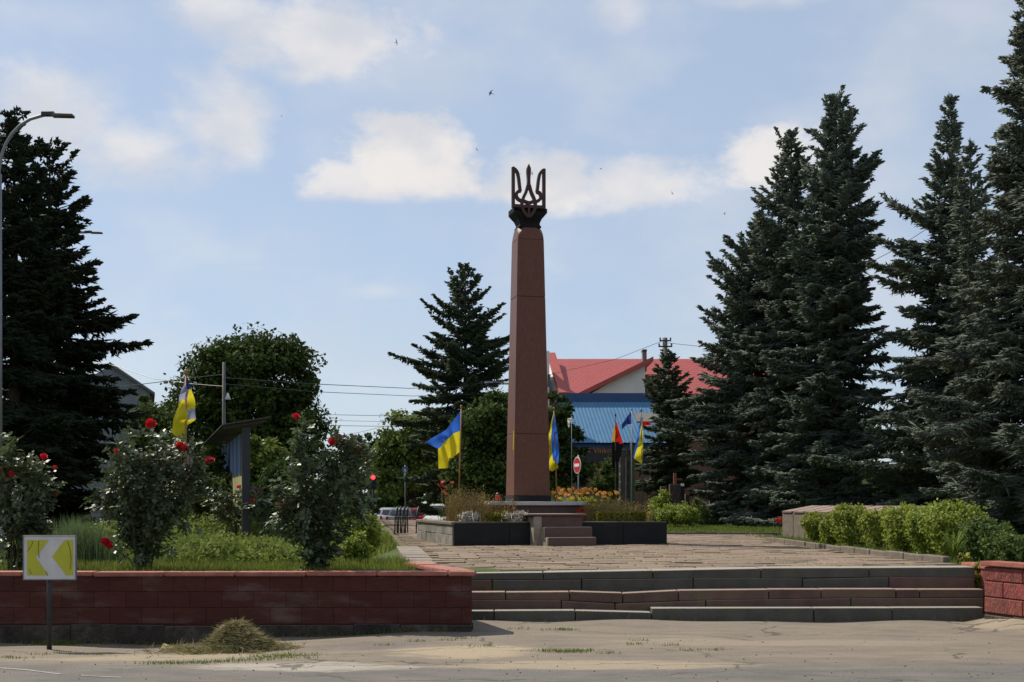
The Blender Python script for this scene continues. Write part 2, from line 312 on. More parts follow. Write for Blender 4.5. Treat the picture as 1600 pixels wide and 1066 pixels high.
def ground_material():
    """worn asphalt of the road, the dusty older asphalt of the forecourt, drifts of sand and gravel, cracks"""
    m = bpy.data.materials.new('road_and_forecourt'); m.use_nodes = True; nt = m.node_tree; N = nt.nodes; L = nt.links; b = N['Principled BSDF']; b.inputs['Roughness'].default_value = .9; b.inputs['Specular IOR Level'].default_value = .2
    tc = N.new('ShaderNodeTexCoord'); V = tc.outputs['Object']; sx = N.new('ShaderNodeSeparateXYZ'); L.new(V, sx.inputs[0])
    def nz(scale, det=6, rough=.6, st=(1, 1, 1)):
        mp = N.new('ShaderNodeMapping'); mp.inputs['Scale'].default_value = st; L.new(V, mp.inputs[0]); n = N.new('ShaderNodeTexNoise'); n.inputs['Scale'].default_value = scale; n.inputs['Detail'].default_value = det; n.inputs['Roughness'].default_value = rough; L.new(mp.outputs[0], n.inputs['Vector']); return n.outputs[0]
    def mt(op, x, y, clamp=False):
        n = N.new('ShaderNodeMath'); n.operation = op; n.use_clamp = clamp
        for i, q in enumerate((x, y)):
            if isinstance(q, (int, float)): n.inputs[i].default_value = q
            else: L.new(q, n.inputs[i])
        return n.outputs[0]
    def ss(x, lo, hi):
        n = N.new('ShaderNodeMapRange'); n.interpolation_type = 'SMOOTHSTEP'; n.inputs[1].default_value = lo; n.inputs[2].default_value = hi; L.new(x, n.inputs[0]); return n.outputs[0]
    def mix(f, c1, c2):
        n = N.new('ShaderNodeMix'); n.data_type = 'RGBA'
        if isinstance(f, float): n.inputs[0].default_value = f
        else: L.new(f, n.inputs[0])
        for k, c in ((6, c1), (7, c2)):
            if isinstance(c, tuple): n.inputs[k].default_value = c + (1,)
            else: L.new(c, n.inputs[k])
        return n.outputs[2]
    big = nz(.5, 6, .65, (.5, 1, 1)); mid = nz(2.2, 8, .7, (.6, 1.3, 1)); fine = nz(38, 5, .7); streak = nz(1.3, 7, .65, (.25, 2.2, 1))
    edge_ = mt('ADD', sx.outputs[1], mt('MULTIPLY', mt('SUBTRACT', big, .5), 2.6)); fac = ss(edge_, 13.0, 13.7)
    asph = mix(ss(mid, .35, .65), (.15, .137, .122), (.112, .103, .092)); asph = mix(mt('MULTIPLY', ss(streak, .5, .7), .5), asph, (.21, .185, .155))
    fore = mix(ss(mid, .35, .68), (.20, .165, .128), (.145, .124, .10)); fore = mix(mt('MULTIPLY', ss(streak, .48, .66), .6), fore, (.245, .198, .142))
    col = mix(fac, asph, fore)
    for (cx, cy, rx, ry, c, amt) in ((-.55, 14.6, 1.0, .95, (.33, .265, .18), .9), (-3.9, 14.3, 1.9, .55, (.30, .245, .17), .8), (-2.2, 13.2, 1.4, .5, (.33, .295, .25), .9), (.9, 13.3, 2.0, .5, (.31, .25, .175), .8), (6.9, 17.6, .9, .9, (.31, .255, .18), .7), (3.2, 15.5, 2.5, .5, (.27, .22, .165), .6), (-1.3, 15.2, 1.4, .45, (.135, .115, .105), .7)):
        dx = mt('DIVIDE', mt('SUBTRACT', sx.outputs[0], cx), rx); dy = mt('DIVIDE', mt('SUBTRACT', sx.outputs[1], cy), ry); d = mt('ADD', mt('MULTIPLY', dx, dx), mt('MULTIPLY', dy, dy)); v = mt('ADD', mt('SUBTRACT', 1.0, d), mt('MULTIPLY', mt('SUBTRACT', mid, .5), 3.2)); col = mix(mt('MULTIPLY', ss(v, .1, .8), amt), col, c)
    vo = N.new('ShaderNodeTexVoronoi'); vo.feature = 'DISTANCE_TO_EDGE'; vo.inputs['Scale'].default_value = .42; mp = N.new('ShaderNodeMapping'); mp.inputs['Scale'].default_value = (.7, 1.5, 1); vm = N.new('ShaderNodeVectorMath'); vm.operation = 'ADD'; nn = N.new('ShaderNodeTexNoise'); nn.inputs['Scale'].default_value = 2.5; nn.inputs['Detail'].default_value = 5; L.new(V, nn.inputs['Vector']); sc = N.new('ShaderNodeVectorMath'); sc.operation = 'SCALE'; sc.inputs['Scale'].default_value = .55; L.new(nn.outputs['Color'], sc.inputs[0]); L.new(V, vm.inputs[0]); L.new(sc.outputs[0], vm.inputs[1]); L.new(vm.outputs[0], mp.inputs[0]); L.new(mp.outputs[0], vo.inputs['Vector'])
    cr = mt('SUBTRACT', 1.0, ss(vo.outputs[0], .004, .014)); cr = mt('MULTIPLY', mt('MULTIPLY', cr, ss(big, .42, .55)), .75); col = mix(cr, col, (.06, .055, .04))
    grain = ss(fine, .3, .7); gm = N.new('ShaderNodeMix'); gm.data_type = 'RGBA'; gm.blend_type = 'MULTIPLY'; gm.inputs[0].default_value = .5; L.new(col, gm.inputs[6]); rgb = N.new('ShaderNodeCombineColor'); v2 = mt('ADD', mt('MULTIPLY', grain, .6), .7)
    for k in range(3): L.new(v2, rgb.inputs[k])
    L.new(rgb.outputs[0], gm.inputs[7]); L.new(gm.outputs[2], b.inputs['Base Color'])
    bp = N.new('ShaderNodeBump'); bp.inputs['Strength'].default_value = .5; bp.inputs['Distance'].default_value = .02; L.new(mt('ADD', fine, mt('MULTIPLY', mid, 1.5)), bp.inputs['Height']); L.new(bp.outputs[0], b.inputs['Normal'])
    return m
M['ground'] = ground_material()
def dusty(m, dust, amt=.8):
    """dust and sand that settle on upward faces"""
    N = m.node_tree.nodes; L = m.node_tree.links; b = N['Principled BSDF']; src = b.inputs['Base Color'].links[0].from_socket
    g = N.new('ShaderNodeNewGeometry'); sx = N.new('ShaderNodeSeparateXYZ'); L.new(g.outputs['True Normal'], sx.inputs[0]); mr = N.new('ShaderNodeMapRange'); mr.inputs[1].default_value = .6; mr.inputs[2].default_value = .9; mr.inputs[4].default_value = amt; L.new(sx.outputs[2], mr.inputs[0])
    mx = N.new('ShaderNodeMix'); mx.data_type = 'RGBA'; L.new(mr.outputs[0], mx.inputs[0]); L.new(src, mx.inputs[6]); mx.inputs[7].default_value = tuple(dust) + (1,); L.new(mx.outputs[2], b.inputs['Base Color'])
dusty(M['greystep'], (.33, .30, .25)); dusty(M['brownstep'], (.34, .25, .19)); dusty(M['footing'], (.22, .19, .15), .6); dusty(M['pinkstone'], (.30, .22, .18), .6)  # the pale tops also stand in for sunlight on the treads

# ------------------------------------------------------------------ foliage generators
def unit(a): return a / np.maximum(np.linalg.norm(a, axis=1, keepdims=True), 1e-9)
def spindles(base, d, length, width, rng):
    n = len(base); d = unit(d); r = unit(rng.normal(size=(n, 3))); a = unit(np.cross(d, r)); b = np.cross(d, a)
    L_ = length[:, None]; W = width[:, None]
    V = np.empty((n, 4, 3)); V[:, 3] = base + d * L_; mid = base + d * L_ * .2
    for k in range(3):
        t = 2 * math.pi * k / 3; V[:, k] = mid + (a * math.cos(t) + b * math.sin(t)) * W * 1.05
    idx = np.array([3, 0, 1, 3, 1, 2, 3, 2, 0])
    F_ = (np.arange(n)[:, None] * 4 + idx[None]).ravel()
    return V.reshape(-1, 3), F_, np.full(n * 3, 3)
def leaves(base, d, nrm, length, width, fold=.25):
    """pointed leaf: a folded rhombus of two triangles-pairs"""
    n = len(base); d = unit(d); s = unit(np.cross(d, nrm)); u = np.cross(s, d)
    L_ = length[:, None]; W = width[:, None]
    V = np.empty((n, 4, 3)); V[:, 0] = base; V[:, 1] = base + d * L_ * .45 + s * W + u * W * fold; V[:, 2] = base + d * L_; V[:, 3] = base + d * L_ * .45 - s * W + u * W * fold
    idx = np.array([0, 1, 2, 0, 2, 3]); F_ = (np.arange(n)[:, None] * 4 + idx[None]).ravel()
    return V.reshape(-1, 3), F_, np.full(n * 2, 3)
def blades(base, height, lean, width, rng):
    """grass blades: three-segment tapering strips"""
    n = len(base); az = rng.uniform(0, 2 * math.pi, n); dirh = np.stack([np.cos(az), np.sin(az), np.zeros(n)], 1); side = np.stack([-np.sin(az), np.cos(az), np.zeros(n)], 1)
    h = height[:, None]; l = lean[:, None]; w = width[:, None]; up = np.array([[0, 0, 1.]])
    p1 = base + up * h * .55 + dirh * l * .3; p2 = base + up * h + dirh * l
    V = np.stack([base - side * w, base + side * w, p1 + side * w * .7, p1 - side * w * .7, p2], 1)
    loops = (np.arange(n)[:, None] * 5 + np.array([0, 1, 2, 3, 3, 2, 4])[None]).ravel(); counts = np.tile([4, 3], n)
    return V.reshape(-1, 3), loops, counts
def ell_points(n, c, r, rng, shell=.45):
    d = unit(rng.normal(size=(n, 3))); k = rng.uniform(shell ** 3, 1, n) ** (1 / 3)
    return np.array(c)[None] + d * k[:, None] * np.array(r)[None], d

def spruce(name, label, u, Y, prof, mat, seed, zb=PZ, dens=1.0, tw=.034, spacing=.42, droop=4.0, group=None, nb=8, wide=1.14, cones=0):
    """prof: [(v, left px, right px)] from the tip downwards; silhouettes give branch lengths on either side"""
    rng = np.random.default_rng(seed); s = Y / F; X0 = XU(u, Y)
    root = thing(name, label, 'tree', (X0, Y, zb), group=group)
    vs = np.array([p[0] for p in prof]); zs = CAMZ - (vs - HV) * s - zb; lf = np.array([p[1] for p in prof]) * s * wide; rt = np.array([p[2] for p in prof]) * s * wide
    H = zs[0]; zlow = max(zs[-1], .25)
    mb = MB(); k = 9; wob = rng.normal(0, .03, (k, 2))
    mb.tube([(wob[i][0] * (0 < i < k - 1), wob[i][1] * (0 < i < k - 1), -.1 + (H + .05) * i / (k - 1)) for i in range(k)], [max(.012, .018 * H * (1 - i / (k - 1)) ** .9) for i in range(k)], 9)
    mb.obj('trunk', M['bark'], root, True)
    B, D, Ln, W = [], [], [], []
    stick = MB(); z = zlow
    o1, o2, o3 = rng.uniform(0, 6.28, 3)
    while z < H - .12:
        fr = z / H; rl = np.interp(-z, -zs, lf); rr = np.interp(-z, -zs, rt)
        n = max(4, int(round(nb * dens * (1 if fr < .8 else .75)))); ph0 = rng.uniform(0, 6.28)
        for i in range(n):
            ph = ph0 + 2 * math.pi * i / n + rng.normal(0, .25); cx = math.cos(ph)
            rad = (rr if cx > 0 else rl) * abs(cx) + .5 * (rl + rr) * (1 - abs(cx)); lump = .93 + .16 * math.sin(ph * 2 + z * 1.1 + o1) + .14 * math.sin(ph * 3 - z * 2.1 + o2) + .10 * math.sin(z * 4.3 + ph + o3)
            L_ = rad * rng.uniform(.68, 1.12) * lump
            if rng.random() < .05: L_ *= 1.25
            L_ = max(L_, .10)
            ang = R(-14 - droop + (60 + droop) * max(0, (fr - .35) / .65) ** 1.3) + rng.normal(0, .13); curl = .12 + .14 * rng.random()
            dh = np.array([cx, math.sin(ph), 0]); sd_ = np.array([-math.sin(ph), cx, 0]); zz = z + rng.normal(0, .12)
            m = max(3, int(L_ / (.088 / dens))); t = np.clip(rng.random(m) ** .62, .12, .99)
            P0 = np.array([0, 0, zz])[None] + dh[None] * (L_ * t)[:, None]; P0[:, 2] += L_ * (np.tan(ang) * t + curl * t * t)
            tan_ = dh[None] + np.zeros((m, 1)); tan_[:, 2] = np.tan(ang) + 2 * curl * t
            if L_ > .7: stick.tube([(0, 0, zz), tuple(np.array([0, 0, zz]) + dh * L_ * .5 + np.array([0, 0, L_ * (math.tan(ang) * .5 + curl * .25)])), tuple(np.array([0, 0, zz]) + dh * L_ * .93 + np.array([0, 0, L_ * (math.tan(ang) * .93 + curl * .86)]))], [.012 + .012 * L_, .01 + .006 * L_, .006], 4, cap=False)
            for sg in (-1, 1, 0):
                dd = tan_ * (.8 if sg else .35) + sd_[None] * sg * rng.uniform(.45, 1.0, (m, 1)) + rng.normal(0, .2, (m, 3)); dd[:, 2] += (-.22 if sg else -1.0)
                tl = np.minimum(.70, .20 + .40 * L_ * (1 - t)) * rng.uniform(.65, 1.25, m)
                if sg == 0: tl *= .55
                B.append(P0); D.append(dd); Ln.append(tl); W.append(np.full(m, tw) * rng.uniform(.8, 1.35, m))
                q = tl > .22
                if q.any():
                    for f in (.3, .62):
                        b2 = P0[q] + unit(dd[q]) * (tl[q] * f)[:, None]
                        for s2 in (-1, 1):
                            d2 = unit(dd[q]) * .8 + np.cross(unit(dd[q]), np.array([[0, 0, 1.]])) * s2 * .8 + rng.normal(0, .25, (q.sum(), 3))
                            B.append(b2); D.append(d2); Ln.append(tl[q] * .52 * rng.uniform(.7, 1.2, q.sum())); W.append(np.full(q.sum(), tw * .95))
            tip = np.array([[0, 0, zz]]) + dh[None] * L_; tip[:, 2] += L_ * (math.tan(ang) + curl) - .02
            for k3 in range(3): B.append(tip - dh[None] * .14); D.append(dh[None] + sd_[None] * (k3 - 1) * .6 + np.array([[0, 0, .35]])); Ln.append(np.array([.24])); W.append(np.array([tw * 1.1]))
        z += spacing * rng.uniform(.75, 1.25) * (1 if fr < .8 else .8)
    m = 10; B.append(np.stack([np.zeros(m), np.zeros(m), H - np.linspace(.02, .6, m)], 1)); D.append(np.stack([rng.normal(0, .5, m), rng.normal(0, .5, m), np.ones(m)], 1)); Ln.append(np.full(m, .22)); W.append(np.full(m, tw))
    B = np.concatenate(B); D = np.concatenate(D); Ln = np.concatenate(Ln); W = np.concatenate(W)
    c = add('crown', mesh_np('spruce_crown', *spindles(B, D, Ln, W, rng)), mat, root)
    stick.obj('branch_wood', M['bark'], root)
    if cones:
        hi = np.where(B[:, 2] > H * .62)[0]; hi = hi[np.hypot(B[hi, 0], B[hi, 1]) > .25]; pk = rng.choice(hi, cones); cd = np.tile([[0, 0, -1.]], (cones, 1)) + rng.normal(0, .15, (cones, 3))
        stuff(add('cones', mesh_np('cones', *spindles(B[pk] + rng.normal(0, .03, (cones, 3)), cd, rng.uniform(.10, .17, cones), np.full(cones, .026), rng)), M['cone'], root))
    return root

def broadleaf(name, label, u, Y, ells, mat, seed, zb=PZ, nleaf=16000, size=.17, trunk=.22, clump=.55, barkm='bark', group=None, sparse=.5, cat='tree'):
    """ells: [(u, v, rx px, rz px)] lobes of the crown"""
    rng = np.random.default_rng(seed); s = Y / F; X0 = XU(u, Y); root = thing(name, label, cat, (X0, Y, zb), group=group)
    E = [((XU(a, Y) - X0, rng.normal(0, .25 * rx * s), ZV(b, Y) - zb), (rx * s, .5 * (rx + rz) * s, rz * s)) for a, b, rx, rz in ells]
    top = max(c[2] for c, r in E); mb = MB(); fork = max(.15, min(c[2] - r[2] * .5 for c, r in E)) * .8
    mb.tube([(0, 0, -.1), (.03, .02, fork * .5), (0, 0, fork)], [trunk * 1.25, trunk, trunk * .8], 9)
    for c, r in E:
        for q in range(2):
            e = np.array(c) + rng.normal(0, .3, 3) * np.array(r); md = np.array([0, 0, fork]) * .5 + e * .5 + rng.normal(0, .1, 3) * np.array(r)
            mb.tube([(0, 0, fork * .9), tuple(md), tuple(e)], [trunk * .6, trunk * .33, trunk * .12], 6)
    mb.obj('trunk', M[barkm], root, True)
    vol = np.array([r[0] * r[1] * r[2] for c, r in E]) ** .67; vol /= vol.sum(); B, Nn = [], []
    for (c, r), w in zip(E, vol):
        n = int(nleaf * w); nc = max(6, int(n / 55 * sparse)); cp, cd = ell_points(nc, c, r, rng, .55)
        cs = rng.uniform(.5, 1.5, nc) * clump; pick = rng.integers(0, nc, n)
        d = unit(rng.normal(size=(n, 3))); k = rng.uniform(0, 1, n) ** .5
        off = d * (k * cs[pick])[:, None]; off[:, 2] *= .6; B.append(cp[pick] + off); Nn.append(d * .6 + cd[pick] * .5 + np.array([[0, 0, .6]]) + rng.normal(0, .5, (n, 3)))
    B = np.concatenate(B); Nn = np.concatenate(Nn); n = len(B)
    dd = rng.normal(size=(n, 3)); dd[:, 2] -= .4
    sz = size * rng.uniform(.6, 1.3, n)
    add('crown', mesh_np('leaf_crown', *leaves(B, dd, unit(Nn), sz, sz * .36)), mat, root)
    return root

def leaf_ball(parent, ells, mat, n, size, rng, name='foliage', shell=.5, up=.5, width=.36):
    vol = np.array([r[0] * r[1] * r[2] for c, r in ells]) ** .67; vol /= vol.sum(); B, Nn = [], []
    for (c, r), w in zip(ells, vol):
        k = max(8, int(n * w)); nc = max(5, k // 26); cp, cd = ell_points(nc, c, r, rng, shell); pick = rng.integers(0, nc, k)
        off = rng.normal(0, 1, (k, 3)) * (.16 * min(r)); B.append(cp[pick] + off); Nn.append(cd[pick] + np.array([[0, 0, up]]) + rng.normal(0, .5, (k, 3)))
    B = np.concatenate(B); Nn = np.concatenate(Nn); k = len(B); dd = rng.normal(size=(k, 3)) + unit(Nn) * .3
    sz = size * rng.uniform(.6, 1.3, k)
    return add(name, mesh_np(name, *leaves(B, dd, unit(Nn), sz, sz * width)), mat, parent)

# ------------------------------------------------------------------ ground
def fz(x, y):
    """height of the uneven forecourt"""
    t = min(1, max(0, (y - 13.3) / 3.2)); dip = -.15 * min(1, max(0, (-1.2 - x) / 3.5)) * t
    rise = .10 * min(1, max(0, (x - 6.45) / .5)) * min(1, max(0, (y - 15.5) / 2))
    b = .012 * math.sin(x * 1.7 + y * 2.3) + .010 * math.sin(x * 3.1 - y * 1.9) + .008 * math.sin(x * .63 + 1.2)
    return dip + rise + b * t
mb = MB(); mb.face([(-600, -600, 0), (600, -600, 0), (600, 13.3, 0), (-600, 13.3, 0)])
structure(mb.obj('road', M['ground']))
def grid_obj(name, xs, ys, fn, mat, parent=None):
    V = [(x, y, fn(x, y)) for y in ys for x in xs]; nx = len(xs)
    Fc = [[j * nx + i, j * nx + i + 1, (j + 1) * nx + i + 1, (j + 1) * nx + i] for j in range(len(ys) - 1) for i in range(nx - 1)]
    me = bpy.data.meshes.new(name); me.from_pydata(V, [], Fc); me.polygons.foreach_set('use_smooth', [True] * len(Fc)); me.update()
    return add(name, me, mat, parent)
xs = [-600, -100, -40, -20] + list(np.arange(-12, 12.01, .15)) + [20, 40, 100, 600]; ys = list(np.linspace(13.3, 19.5, 44))
structure(grid_obj('forecourt', xs, ys, fz, M['ground']))
def road_line(pts, w, dz=.004):
    mb = MB()
    for a, b in zip(pts[:-1], pts[1:]):
        A = [CAMZ * F / (p[1] - HV) for p in (a, b)]; P = [Vector((XU(p[0], y), y, dz)) for p, y in zip((a, b), A)]; n = Vector((0, w, 0)); mb.face([P[0] - n, P[1] - n, P[1] + n, P[0] + n])
    return structure(mb.obj('road_marking', M['line']))
road_line([(-60, 1040), (40, 1047), (95, 1054)], .03); road_line([(125, 1056), (190, 1059)], .025)

# upper terrain: garden, square and everything behind it
edge = [(-600, 17.02), (-.78, 17.02), (-1.40, 19.45), (7.18, 19.45), (7.12, 18.35), (7.85, 15.0), (600, 15.0)]
UG = .655; mb = MB()
mb.face([(x, y, UG) for x, y in edge] + [(600, 78, UG), (-600, 78, UG)])
for a, b in zip(edge[:-1], edge[1:]): mb.face([(a[0], a[1], -.35), (b[0], b[1], -.35), (b[0], b[1], UG), (a[0], a[1], UG)])
mb.face([(-600, 78, UG), (600, 78, UG), (600, 84, -.1), (-600, 84, -.1)]); mb.face([(-600, 84, -.1), (600, 84, -.1), (3000, 5000, -.1), (-3000, 5000, -.1)])
structure(mb.obj('terrain', M['lawn']))
mb = MB(); mb.face([(-60, 84.5, -.09), (60, 84.5, -.09), (60, 95, -.09), (-60, 95, -.09)])
structure(mb.obj('street', M['asphalt']))

def pz(x, y):
    k = min(1, max(0, (24 - y) / 4)); e = .645 + .080 * min(1, max(0, (x + .6) / 7.6)); return PZ * (1 - k) + e * k
def xl(y): return -1.42 - .115 * (y - 19.6)
def xr(y): return 6.98 - .02 * (y - 20)
plaza = structure(add('plaza', None)); plaza.empty_display_size = .3
mb = MB(); ring = [(xl(19.5), 19.5), (6.95, 19.5), (xr(30), 30), (7.6, 41), (-1.0, 41), (-3.5, 78), (xl(78), 78)]
me = grid_obj('paving_bed', [0, .12, .25, .37, .5, .62, .75, .87, 1], list(np.arange(19.5, 41.1, 1.0)), lambda t, y: 0, M['soil'], plaza).data
for v in me.vertices:
    t, y = v.co.x, v.co.y; a, b = xl(y), (xr(y) if y < 31 else 6.76 + (y - 31) * .16); x = a + (b - a) * t; v.co = (x, y, pz(x, y) - .006)
me = MB(); me.face([(xl(40.4), 40.4, PZ - .02), (-1.0, 40.4, PZ - .02), (-3.5, 78, PZ - .02), (xl(78), 78, PZ - .02)]); me.obj('paving_bed', M['soil'], plaza)
rg = random.Random(3); pv = []
for k in range(14):
    w, d, h = .37, .215, .02; c = [(sx * (w + rg.uniform(-.014, .004)), sy * (d + rg.uniform(-.010, .003))) for sx, sy in ((-1, -1), (1, -1), (1, 1), (-1, 1))]
    m_ = MB().hexa([(x, y, -.04) for x, y in c] + [(x * .985, y * .98, h * rg.uniform(.2, .6)) for x, y in c]); me = m_.mesh('paver', bevel=.006); me.materials.append(M['paver']); pv.append(me)
spots = []; y = 19.80; row = 0
while y < 77:
    x = xl(y) + .55 + (.0 if row % 2 else .37) + rg.uniform(-.05, .05)
    lim = xr(y) if y < 31 else (6.76 + (y - 31) * .16 if y < 40.9 else -1.0 - (y - 41) * .07)
    while x < lim - .3:
        q = Vector((x, y, 0)) - Vector((-1.35, 30, 0)); a, b = q.dot(TX), q.dot(DX)
        if not (-.1 < a < 5.4 and -.3 < b < 5.7): spots.append((x, y))
        x += .752 + rg.uniform(-.006, .012)
    y += .437; row += 1
far = MB()
for i, (x, y) in enumerate(spots):
    z = pz(x, y) + rg.uniform(-.006, .008); rz = rg.gauss(0, .02); tx, ty = rg.gauss(0, .008), rg.gauss(0, .012)
    if i < 300:
        o = add('paver', pv[rg.randrange(14)], None, plaza); o.location = (x, y, z); o.rotation_euler = (tx, ty, rz)
    else: far.box(-.365, .365, -.21, .21, -.03, .008, mat=Matrix.Translation((x, y, z)) @ Matrix.Rotation(rz, 4, 'Z'))
stuff(far.obj('paver_field', M['paver_far'], plaza))
# pale border slabs down the garden side, kerbs on the hedge side and in front of the lawn
kb = structure(add('garden_border', None)); y = 20.2
while y < 28:
    L_ = .95; p = Vector((xl(y) + .12, y, pz(xl(y), y))); MB().box(-.24, .24, 0, L_ - .02, -.08, .035 + rg.uniform(-.008, .008), mat=Matrix.Translation(p) @ Matrix.Rotation(R(6.6) + rg.gauss(0, .012), 4, 'Z')).obj('border_slab', M['kerb'], kb, bevel=.01); y += L_
kb = structure(add('hedge_kerb', None)); y = 20.6
while y < 33:
    p = Vector((xr(y) + .03, y, pz(7, y))); MB().box(-.06, .06, 0, .98, -.1, .105 + rg.uniform(-.012, .012), mat=Matrix.Translation(p) @ Matrix.Rotation(R(1.1) + rg.gauss(0, .012), 4, 'Z')).obj('kerb_stone', M['coping'], kb, bevel=.012); y += 1.0
kb = structure(add('lawn_kerb', None)); x = 2.6
while x < 9.4:
    MB().box(0, .97, 0, .1, -.1, .085 + rg.uniform(-.01, .01), mat=Matrix.Translation((x, 41.0 - (x - 4) * .05, PZ))).obj('kerb_stone', M['coping'], kb, bevel=.012); x += 1.0

# ------------------------------------------------------------------ steps
steps = thing('stone_steps', 'low grey and brown stone steps between the two red walls', 'steps', (3, 18.35, 0))
def interp(v_pts, u): return float(np.interp(u, [p[0] for p in v_pts], [p[1] for p in v_pts]))
rows = [(18.35, [690, 772, 899, 1018, 1272, 1394, 1537], [(690, 955), (899, 954), (950, 958), (1017, 957), (1019, 951), (1537, 950)], -.15, 'ggggggg', .42),
        (18.67, [690, 877, 961, 1103, 1330, 1538], [(690, 938), (877, 939), (961, 943.5), (1103, 938), (1330, 935), (1538, 934.5)], .09, 'bbbbbb', .5),
        (18.705, [690, 790, 890, 973, 1060, 1201, 1283, 1400, 1437, 1538], [(690, 926), (890, 924.5), (973, 927), (1060, 922.5), (1201, 921), (1538, 921)], None, 'bbbbbbbbbb', .46),
        (19.06, [690, 769, 909, 1083, 1254, 1389, 1524], [(690, 907), (909, 905.5), (1083, 904), (1254, 904.5), (1389, 902), (1524, 903)], .36, 'bggggb', .5),
        (19.085, [690, 849, 1020, 1189, 1358, 1524], [(690, 896), (849, 894.5), (1020, 891.5), (1189, 888), (1358, 887.5), (1524, 886.5)], None, 'ggggg', .48)]
prev = None
for Y, us, tops, zb, cols, dep in rows:
    for i in range(len(us) - 1):
        a, b = us[i] + .7, us[i + 1] - .7; za, zc = ZV(interp(tops, a + 2), Y), ZV(interp(tops, b - 2), Y); xa, xb = XU(a, Y), XU(b, Y)
        if zb is None: ba, bb = ZV(interp(prev[1], a), prev[0]) + .003, ZV(interp(prev[1], b), prev[0]) + .003
        else: ba = bb = zb
        j1, j2 = rg.uniform(-.012, .012), rg.uniform(-.012, .012); j3 = rg.uniform(-.004, .004)
        MB().hexa([(xa, Y + j1, ba), (xb, Y + j2, bb), (xb, Y + dep, bb), (xa, Y + dep, ba), (xa, Y + j1, za + j3), (xb, Y + j2, zc + j3), (xb, Y + dep, zc + j3), (xa, Y + dep, za + j3)]).obj('step_slab', M['greystep' if cols[i] == 'g' else 'brownstep'], steps, bevel=.007)
    prev = (Y, tops)
for o in steps.children: o.matrix_parent_inverse = Matrix.Translation((-3, -18.35, 0))

# ------------------------------------------------------------------ red walls
def block_wall(root, p0, p1, courses, length, thick, mat, footing=None, cap=None, capw=.34, gap=.0012):
    """courses: list of (z0, z1); front face along p0->p1, body to the left of that direction"""
    p0 = Vector((*p0, 0)); p1 = Vector((*p1, 0)); d = (p1 - p0); L_ = d.length; d.normalize(); ang = math.atan2(d.y, d.x)
    T = Matrix.Translation(p0) @ Matrix.Rotation(ang, 4, 'Z')
    z0, z1 = courses[0][0], courses[-1][1]; MB().box(.01, L_ - .01, .02, thick - .02, min(-.3, z0), z1 - .004, mat=T).obj('wall_core', M['mortar'], root)
    def lay(zs, ln, m, nm, jit, y1):
        for ci, (a, b) in enumerate(zs):
            x = -ln * (.5 if ci % 2 else 0)
            while x < L_ - .01:
                xa, xb = max(0, x), min(L_, x + ln)
                if xb - xa > .05:
                    f = rg.uniform(-jit, jit * .4); tj = rg.uniform(-.03, .0) if nm == 'footing_stone' else 0; MB().box(xa + gap, xb - gap, f, y1, a + gap * 1.25, b - gap * 1.25 + tj, mat=T).obj(nm, m, root, bevel=.003 + gap)
                x += ln
    lay(courses, length, mat, 'block', .0025, .1)
    if footing: lay([footing], .62, M['footing'], 'footing_stone', .02, .12)
    if cap:
        x = 0
        while x < L_ - .05:
            xb = min(L_, x + .93); zj = rg.uniform(-.005, .005); o = (capw - thick) / 2
            MB().box(x + .003 - (.05 if x == 0 else 0), xb - .003 + (.05 if xb == L_ else 0), -o, thick + o, cap[0] + zj, cap[1] + zj, mat=T).obj('cap_slab', M['redcap'], root, bevel=.012, seg=2); x = xb
wl = thing('red_block_wall', 'long low dark red block wall with grey footing behind the chevron sign', 'wall')
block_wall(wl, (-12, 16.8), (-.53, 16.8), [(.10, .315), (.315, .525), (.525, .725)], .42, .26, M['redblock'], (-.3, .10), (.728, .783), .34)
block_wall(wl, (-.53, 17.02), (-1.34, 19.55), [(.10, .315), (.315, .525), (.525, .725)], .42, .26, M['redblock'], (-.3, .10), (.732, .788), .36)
# (second run keeps its body on the garden side)
wr = thing('split_block_wall', 'bright red split-face block wall at the right end of the steps', 'wall')
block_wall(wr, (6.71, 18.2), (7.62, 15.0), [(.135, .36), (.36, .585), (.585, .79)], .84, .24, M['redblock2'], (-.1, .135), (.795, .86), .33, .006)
block_wall(wr, (7.06, 20.0), (6.97, 18.72), [(.2, .45), (.45, .7)], .42, .2, M['redblock2'], None, (.705, .77), .26)

# ------------------------------------------------------------------ monument and its planter
P0 = Vector((-1.35, 30.0, PZ)); PW, PD, PH = 5.26, 5.5, .53
MT = Matrix.Translation(P0) @ Matrix.Rotation(TH, 4, 'Z')
plant = thing('stone_planter', 'square raised planter of black slabs and grey stone around the obelisk', 'planter', P0, TH)
def pbox(name, mat, x0, x1, y0, y1, z0, z1, parent, bevel=.006, **k): return MB().box(x0, x1, y0, y1, z0, z1).obj(name, mat, parent, bevel=bevel, **k)
pbox('planter_core', M['soil'], .08, PW - .08, .08, PD - .08, -.1, PH - .07, plant, 0)
for a, b in ((.0, 1.32), (1.325, 1.86), (3.06, 4.15), (4.155, PW)): pbox('black_slab', M['blackgranite'], a, b, -.0, .07, -.05, PH, plant, .004)
for a, b in ((.02, 1.2), (1.205, 1.85), (3.07, 4.6), (4.605, PW)): pbox('slab_rim', M['coping'], a, b, .03, .30, PH + .003, PH + .028, plant, .004)
for s_ in range(7):       # grey cladding of the side, two courses
    for c_ in range(2):
        a = .075 + s_ * .78 + (.0 if c_ == 0 else -.0); pbox('cladding_stone', M['greystone'], -.03 + rg.uniform(-.008, .008), .06, a, min(PD, a + .77), -.05 + c_ * .3, .243 + c_ * .235, plant, .008)
        pbox('cladding_stone', M['greystone'], PW - .06, PW - .004, a, min(PD, a + .77), -.05 + c_ * .3, .243 + c_ * .235, plant, .008)
